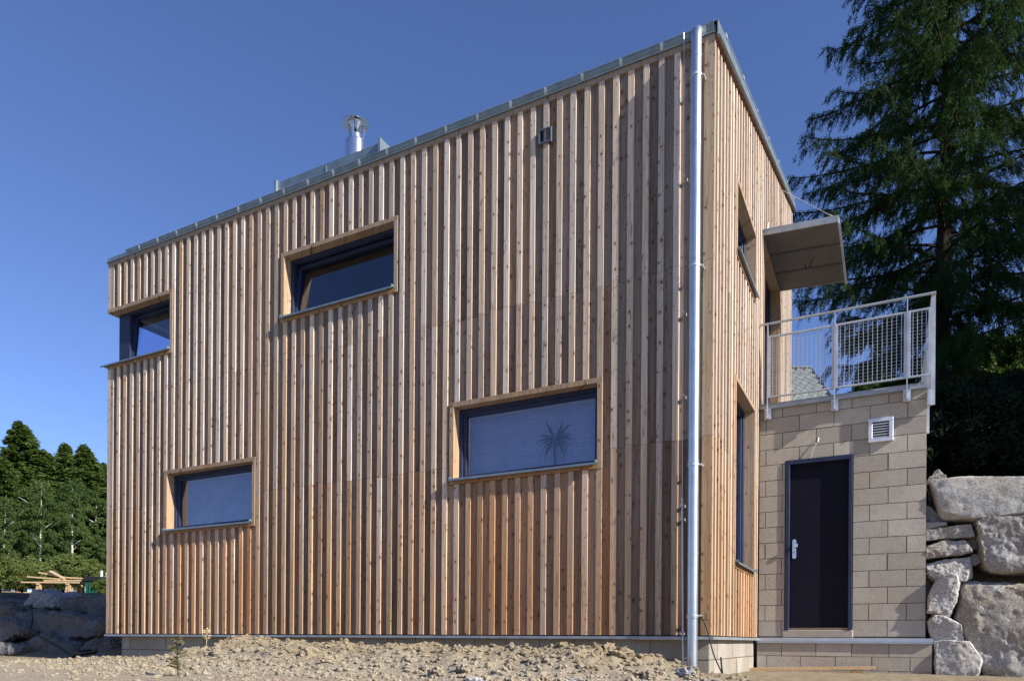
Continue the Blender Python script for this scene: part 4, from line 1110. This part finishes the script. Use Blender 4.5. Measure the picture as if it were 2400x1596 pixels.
# ---- the big larch
def larch(base, H, seed):
    rg = np.random.default_rng(seed); rs = random.Random(seed)
    root = empty('larch_tree', base, 'huge dark larch with drooping feathery branches behind the balcony', 'tree')
    B0 = Vector(base)
    mb = MB(); tp = []
    for t in np.linspace(0, 1, 12):
        tp.append(Vector((.25*math.sin(t*3), .2*math.sin(t*2.3+1)-.2*math.sin(1), H*t - (.6 if t == 0 else 0))))
    def axisp(h):
        f = h/H*11; i = int(min(10, f)); return tp[i].lerp(tp[i+1], f-i)
    r0 = .24
    mb.tube([B0+p for p in tp], [r0*(1.2 if i == 0 else 1)*(1-i/11.8) for i in range(12)], 12)
    brm = MB(); C = []; A = []; Bv = []
    nbr = 230
    for i in range(nbr):
        h = 3.2 + (H-3.6)*(i/nbr)**.92 + rs.uniform(-.1, .1); t = h/H
        L = (4.9*(1-t)**.66)*rs.uniform(.62, 1.08) + .25
        if h < 6: L *= .55 + .45*(h-3.2)/2.8
        a = i*2.399 + rs.uniform(-.35, .35); dv = Vector((math.cos(a), math.sin(a), 0)); sd = Vector((-math.sin(a), math.cos(a), 0))
        p0 = axisp(h); pts = []
        droop = rs.uniform(.28, .52)*(1-t*.55); bow = rs.uniform(-.12, .12)
        for s in np.linspace(0, 1, 9):
            pts.append(p0 + dv*L*s + sd*L*bow*s*s + Vector((0, 0, L*(.14*s - droop*s*s*1.25 + .42*droop*s**3*1.5 + .10*s**4))))
        brm.tube([B0+p for p in pts], [.052*(1-t*.7)*(1-.9*s)+.006 for s in np.linspace(0, 1, 9)], 5, False)
        nsub = int(5 + L*5.6)
        for j in range(nsub):
            s = .14 + .86*(j+rs.random())/nsub; f = s*8; k = int(min(7, f)); q = pts[k].lerp(pts[k+1], f-k)
            tang = (pts[k+1]-pts[k]).normalized(); sg = 1 if j % 2 else -1
            Ls = (.22 + .30*L*(1-s)**.7*.62)*rs.uniform(.6, 1.25)
            d = (tang*rs.uniform(.45, 1.0) + sd*sg*rs.uniform(.35, 1.0) + Vector((0, 0, rs.uniform(-.35, .25)))).normalized()
            e = q + d*Ls + Vector((0, 0, -Ls*rs.uniform(.12, .5)))
            if Ls > .3: brm.tube([B0+q, B0+q.lerp(e, .5)+Vector((0, 0, .05*Ls)), B0+e], [.008, .006, .003], 3, False)
            # hanging twigs with needle tufts
            nt_ = int(2 + Ls*5)
            for m_ in range(nt_):
                tt = (m_+.6)/nt_; g0 = q.lerp(e, tt)
                hl = rs.uniform(.12, .42)*(1 if h > 7 else 1.25); hd = Vector((rs.uniform(-.25, .25), rs.uniform(-.25, .25), -1)) + d*.55
                nn = int(9 + hl*40); ss = rg.random(nn)
                cc = np.array(g0)[None] + np.array(hd)[None]*(ss*hl)[:, None] + rg.normal(0, .022, (nn, 3))
                dd = unitv(np.array(hd)[None]*.9 + rg.normal(0, .55, (nn, 3)))
                C.append(cc); A.append(dd*rg.uniform(.045, .095, (nn, 1))); Bv.append(unitv(np.cross(dd, rg.normal(0, 1, (nn, 3))))*rg.uniform(.005, .010, (nn, 1)))
            # tufts along the branchlet itself
            nn = int(7 + Ls*26); ss = rg.random(nn)
            cc = np.array(q)[None]*(1-ss)[:, None] + np.array(e)[None]*ss[:, None] + rg.normal(0, .03, (nn, 3))
            dd = unitv(np.array(d)[None] + rg.normal(0, .7, (nn, 3)))
            C.append(cc); A.append(dd*rg.uniform(.04, .085, (nn, 1))); Bv.append(unitv(np.cross(dd, rg.normal(0, 1, (nn, 3))))*rg.uniform(.005, .010, (nn, 1)))
    soft(mb.build('trunk', M['bark'], root), 70)
    brm.build('branches', M['bark'], root)
    V, F = quads(np.concatenate(C), np.concatenate(A), np.concatenate(Bv))
    print('larch needles', len(F), flush=True)
    link('crown', mesh_np('crown', V, F, M['larch'], False), None, root, base)
    return root
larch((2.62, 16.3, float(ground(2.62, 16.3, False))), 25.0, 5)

# dark hedge trees and sunlit shrubs behind the boulder wall
HD = [(broad_mesh(4, 1.6, 33, M['hedge'], 22000, .045), trunk_mesh(3, .07, M['bark'], 33, 6, 1.)), (broad_mesh(4, 1.9, 34, M['hedge'], 22000, .045), trunk_mesh(3, .07, M['bark'], 34, 6, 1.))]
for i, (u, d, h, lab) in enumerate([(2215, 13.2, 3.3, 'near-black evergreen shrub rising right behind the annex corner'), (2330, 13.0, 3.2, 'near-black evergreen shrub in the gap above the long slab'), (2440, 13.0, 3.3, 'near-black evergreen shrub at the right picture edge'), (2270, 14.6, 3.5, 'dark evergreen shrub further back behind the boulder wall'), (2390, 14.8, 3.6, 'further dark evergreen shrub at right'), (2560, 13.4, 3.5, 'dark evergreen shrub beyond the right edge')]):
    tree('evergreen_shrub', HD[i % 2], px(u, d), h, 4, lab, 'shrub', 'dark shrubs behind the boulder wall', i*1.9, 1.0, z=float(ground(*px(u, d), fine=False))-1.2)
for i, (u, d, h, lab) in enumerate([(2330, 24, 5.8, 'bright green broadleaf tree lit behind the larch trunk'), (2420, 26, 6.4, 'broadleaf tree at the right picture edge behind the larch'), (2260, 27, 5.6, 'broadleaf tree seen past the larch trunk'), (2520, 25, 7.0, 'broadleaf tree beyond the right edge behind the larch'), (2050, 27, 5.2, 'dark broadleaf tree seen through the balcony railing')]):
    tree('broadleaf_tree', BR[i % 3], px(u, d), h, 9, lab, 'tree', 'trees behind the larch', i*1.1, 1.5)
# unseen spruces added on the sunny side to shade the shrubs behind the wall
for i, (x, y, h, lab) in enumerate([(13.5, 7.5, 15, 'unseen spruce added to shade the shrubs, nearest the boulder wall'), (15.5, 9.8, 16, 'unseen spruce added to shade the shrubs, second from the boulder wall'), (17, 12.0, 17, 'unseen spruce added to shade the shrubs, third from the boulder wall'), (12., 10.5, 13, 'shortest unseen spruce added to shade the shrubs'), (20, 14.5, 17, 'furthest unseen spruce added to shade the shrubs')]):
    tree('spruce_tree', SP[i % 3], (x, y), h, 13, lab, 'tree', 'unseen spruces added to shade the shrubs', i*2.3, 1.25)

# ================================================================== NEIGHBOUR HOUSE
nb0 = Vector((-3.0, 27.5, 0)); nz = float(ground(-3., 27.5, False))
nh = empty('neighbour_house', (nb0.x, nb0.y, nz), 'neighbouring house with grey diamond-slate roof seen through the railing', 'house')
ex, ey = Rt, Fw                 # ridge runs across the view
def npt(a, b, z): return Vector((nb0.x, nb0.y, 0)) + ex*a + ey*b + Vector((0, 0, z))
EV, RG = 10.75, 13.55
mb = MB().hexa([npt(-6, 0, nz-1), npt(2.45, 0, nz-1), npt(-6, 6, nz-1), npt(2.45, 6, nz-1), npt(-6, 0, EV), npt(2.45, 0, EV), npt(-6, 6, EV), npt(2.45, 6, EV)])
mb.prism([npt(-6, 0, EV), npt(-6, 6, EV), npt(-6, 3, RG-.1)], ex*8.45)
mb.build('wall', M['render'], nh)
rf = MB().prism([npt(-6.3, -.4, EV-.42), npt(-6.3, 3, RG), npt(-6.3, 6.4, EV-.42), npt(-6.3, 6.4, EV-.55), npt(-6.3, 3, RG-.13), npt(-6.3, -.4, EV-.55)], ex*9.1).build('roof', M['dark'], nh)
# diamond slates on the slope that faces us
tdir = (npt(0, 3, RG)-npt(0, -.4, EV-.42)); TL = tdir.length; tdir.normalize(); nrm = ex.cross(tdir).normalized()
if nrm.z < 0: nrm = -nrm
me0 = None; s_ = .36; cnt = 0
for r in range(int(TL/.30)):
    for c in range(22):
        a = -6.1 + c*.41 + (.205 if r % 2 else 0); b = .15 + r*.30
        if a > 2.6 or b > TL-.2 or a < -5.5 + 1.2: continue
        ctr = npt(0, -.4, EV-.42) + ex*a + tdir*b + nrm*(.015 + .004*(r % 2))
        if me0 is None:
            q = MB().prism([ex*-.19 + tdir*0, tdir*-.27, ex*.19, tdir*.27], nrm*.012)
            me0 = bpy.data.meshes.new('slate'); me0.from_pydata([tuple(v) for v in q.v], [], q.f); me0.update(); me0.materials.append(M['slate'])
        if cnt < 290:
            link('slate', me0, None, rf, ctr); cnt += 1
MB().tube([npt(-6.3, 3, RG+.02), npt(2.8, 3, RG+.02)], .07, 8).build('ridge_cap', M['slate'], nh)
MB().box(npt(-2, 3, 0).x-.3, npt(-2, 3, 0).x+.3, npt(-2, 3, 0).y-.3, npt(-2, 3, 0).y+.3, RG-.6, RG+.0).build('chimney', M['render'], nh)

# ================================================================== BUILDING YARD AT LEFT
yd = px(122, 26); yz = float(ground(*yd, fine=False))
def ypt(a, b, z): p = Vector((yd[0], yd[1], 0)) + Rt*a + Fw*b; return Vector((p.x, p.y, yz+z))
def ybox(name, a0, a1, b, wd, z0, z1, th_, mat, label, cat, group, colr=(.6, .5, .34)):
    base = ypt((a0+a1)/2, b, min(z0, z1))
    o = MB().hexa([ypt(a0, b, z0), ypt(a1, b, z1), ypt(a0, b+wd, z0), ypt(a1, b+wd, z1), ypt(a0, b, z0+th_), ypt(a1, b, z1+th_), ypt(a0, b+wd, z0+th_), ypt(a1, b+wd, z1+th_)]).build(name, mat, None, base=base)
    o.color = (*colr, 1); return tag(o, label, cat, group)
for i, (a, lab) in enumerate([(-.52, 'timber trestle under the left end of the plank pile'), (.55, 'timber trestle under the right end of the plank pile')]):
    t = empty('trestle', ypt(a, 0, 0), lab, 'trestle', 'trestles under the plank pile')
    for s in (-1, 1):
        for b in (0, .7):
            o = MB().hexa([ypt(a+s*.10-.04, b, -.1), ypt(a+s*.10+.04, b, -.1), ypt(a+s*.10-.04, b+.08, -.1), ypt(a+s*.10+.04, b+.08, -.1), ypt(a+s*.03-.04, b, .40), ypt(a+s*.03+.04, b, .40), ypt(a+s*.03-.04, b+.08, .40), ypt(a+s*.03+.04, b+.08, .40)]).build('leg', M['plank'], t); o.color = (.55, .43, .28, 1)
    o = MB().hexa([ypt(a-.05, -.05, .40), ypt(a+.05, -.05, .40), ypt(a-.05, .83, .40), ypt(a+.05, .83, .40), ypt(a-.05, -.05, .46), ypt(a+.05, -.05, .46), ypt(a-.05, .83, .46), ypt(a+.05, .83, .46)]).build('beam', M['plank'], t); o.color = (.55, .43, .28, 1)
PG = 'planks piled on trestles before the wood'
for i, (a0, a1, b, z0, z1, lab) in enumerate([
  (-1.15, .95, .0, .47, .47, 'lowest front plank of the pile, reaching far left'), (-.75, 1.05, .22, .47, .47, 'lowest plank second from the front of the pile'), (-.8, .9, .44, .47, .47, 'lowest rear plank of the pile'),
  (-.35, 1.05, .05, .53, .55, 'second-layer plank lying along the pile'), (-.1, 1.1, .3, .56, .58, 'third-layer plank at the right of the pile'),
  (-1.0, .15, .1, .68, .60, 'thin plank sticking out to the left above the pile'), (-.75, .35, .35, .86, .66, 'tilted lath sloping down to the right on the pile'), (-.25, .3, .2, .90, .60, 'short steep board on top of the pile'), (.15, 1.0, .25, .68, .64, 'broad board on top of the right half of the pile')]):
    ybox('pile_plank', a0, a1, b, .2, z0, z1, .05, M['plank'], lab, 'plank', PG)
ybox('pile_plank', -1.9, -1.35, .1, .2, .12, .12, .05, M['plank'], 'lone dark plank low down left of the pile', 'plank', PG, (.3, .22, .15))
ybox('pile_plank', -.9, .3, -.25, .2, .06, .12, .06, M['plank'], 'plank lying on the ground before the trestles', 'plank', PG)
# green crate with a dark lid
gc = empty('green_crate', ypt(1.55, .2, .1), 'green slatted crate with a dark tarpaulin lid by the plank pile', 'crate')
for i in range(7):
    a = 1.2 + i*.115
    MB().hexa([ypt(a, 0, .12), ypt(a+.06, 0, .12), ypt(a, .05, .12), ypt(a+.06, .05, .12), ypt(a, 0, .58), ypt(a+.06, 0, .58), ypt(a, .05, .58), ypt(a+.06, .05, .58)]).build('slat', M['green'], gc)
MB().hexa([ypt(1.2, .055, .1), ypt(1.95, .055, .1), ypt(1.2, .7, .1), ypt(1.95, .7, .1), ypt(1.2, .055, .5), ypt(1.95, .055, .5), ypt(1.2, .7, .5), ypt(1.95, .7, .5)]).build('body', M['green'], gc)
MB().prism([ypt(1.08, -.06, .56), ypt(2.1, -.06, .56), ypt(1.9, -.06, .70), ypt(1.2, -.06, .74)], Fw*.85).build('lid', M['black'], gc)
for i, (a, z0, z1, le, lab) in enumerate([(1.25, .55, 1.02, 0, 'short white post left behind the green crate'), (1.5, .6, .95, -.05, 'white post behind the middle of the green crate'), (2.15, .3, .75, -.08, 'leaning white post right of the green crate'), (2.28, .35, 1.1, -.12, 'tallest leaning white post by the house corner'), (2.42, .35, 1.0, -.10, 'white post nearest to the house corner')]):
    base = ypt(a, .9, -.1)
    o = MB().hexa([ypt(a-.03, .9, -.1), ypt(a+.03, .9, -.1), ypt(a-.03, .96, -.1), ypt(a+.03, .96, -.1), ypt(a+le-.03, .9, z1), ypt(a+le+.03, .9, z1), ypt(a+le-.03, .96, z1), ypt(a+le+.03, .96, z1)]).build('marker_post', M['white'], None, base=base)
    tag(o, lab, 'post', 'white posts by the crate')
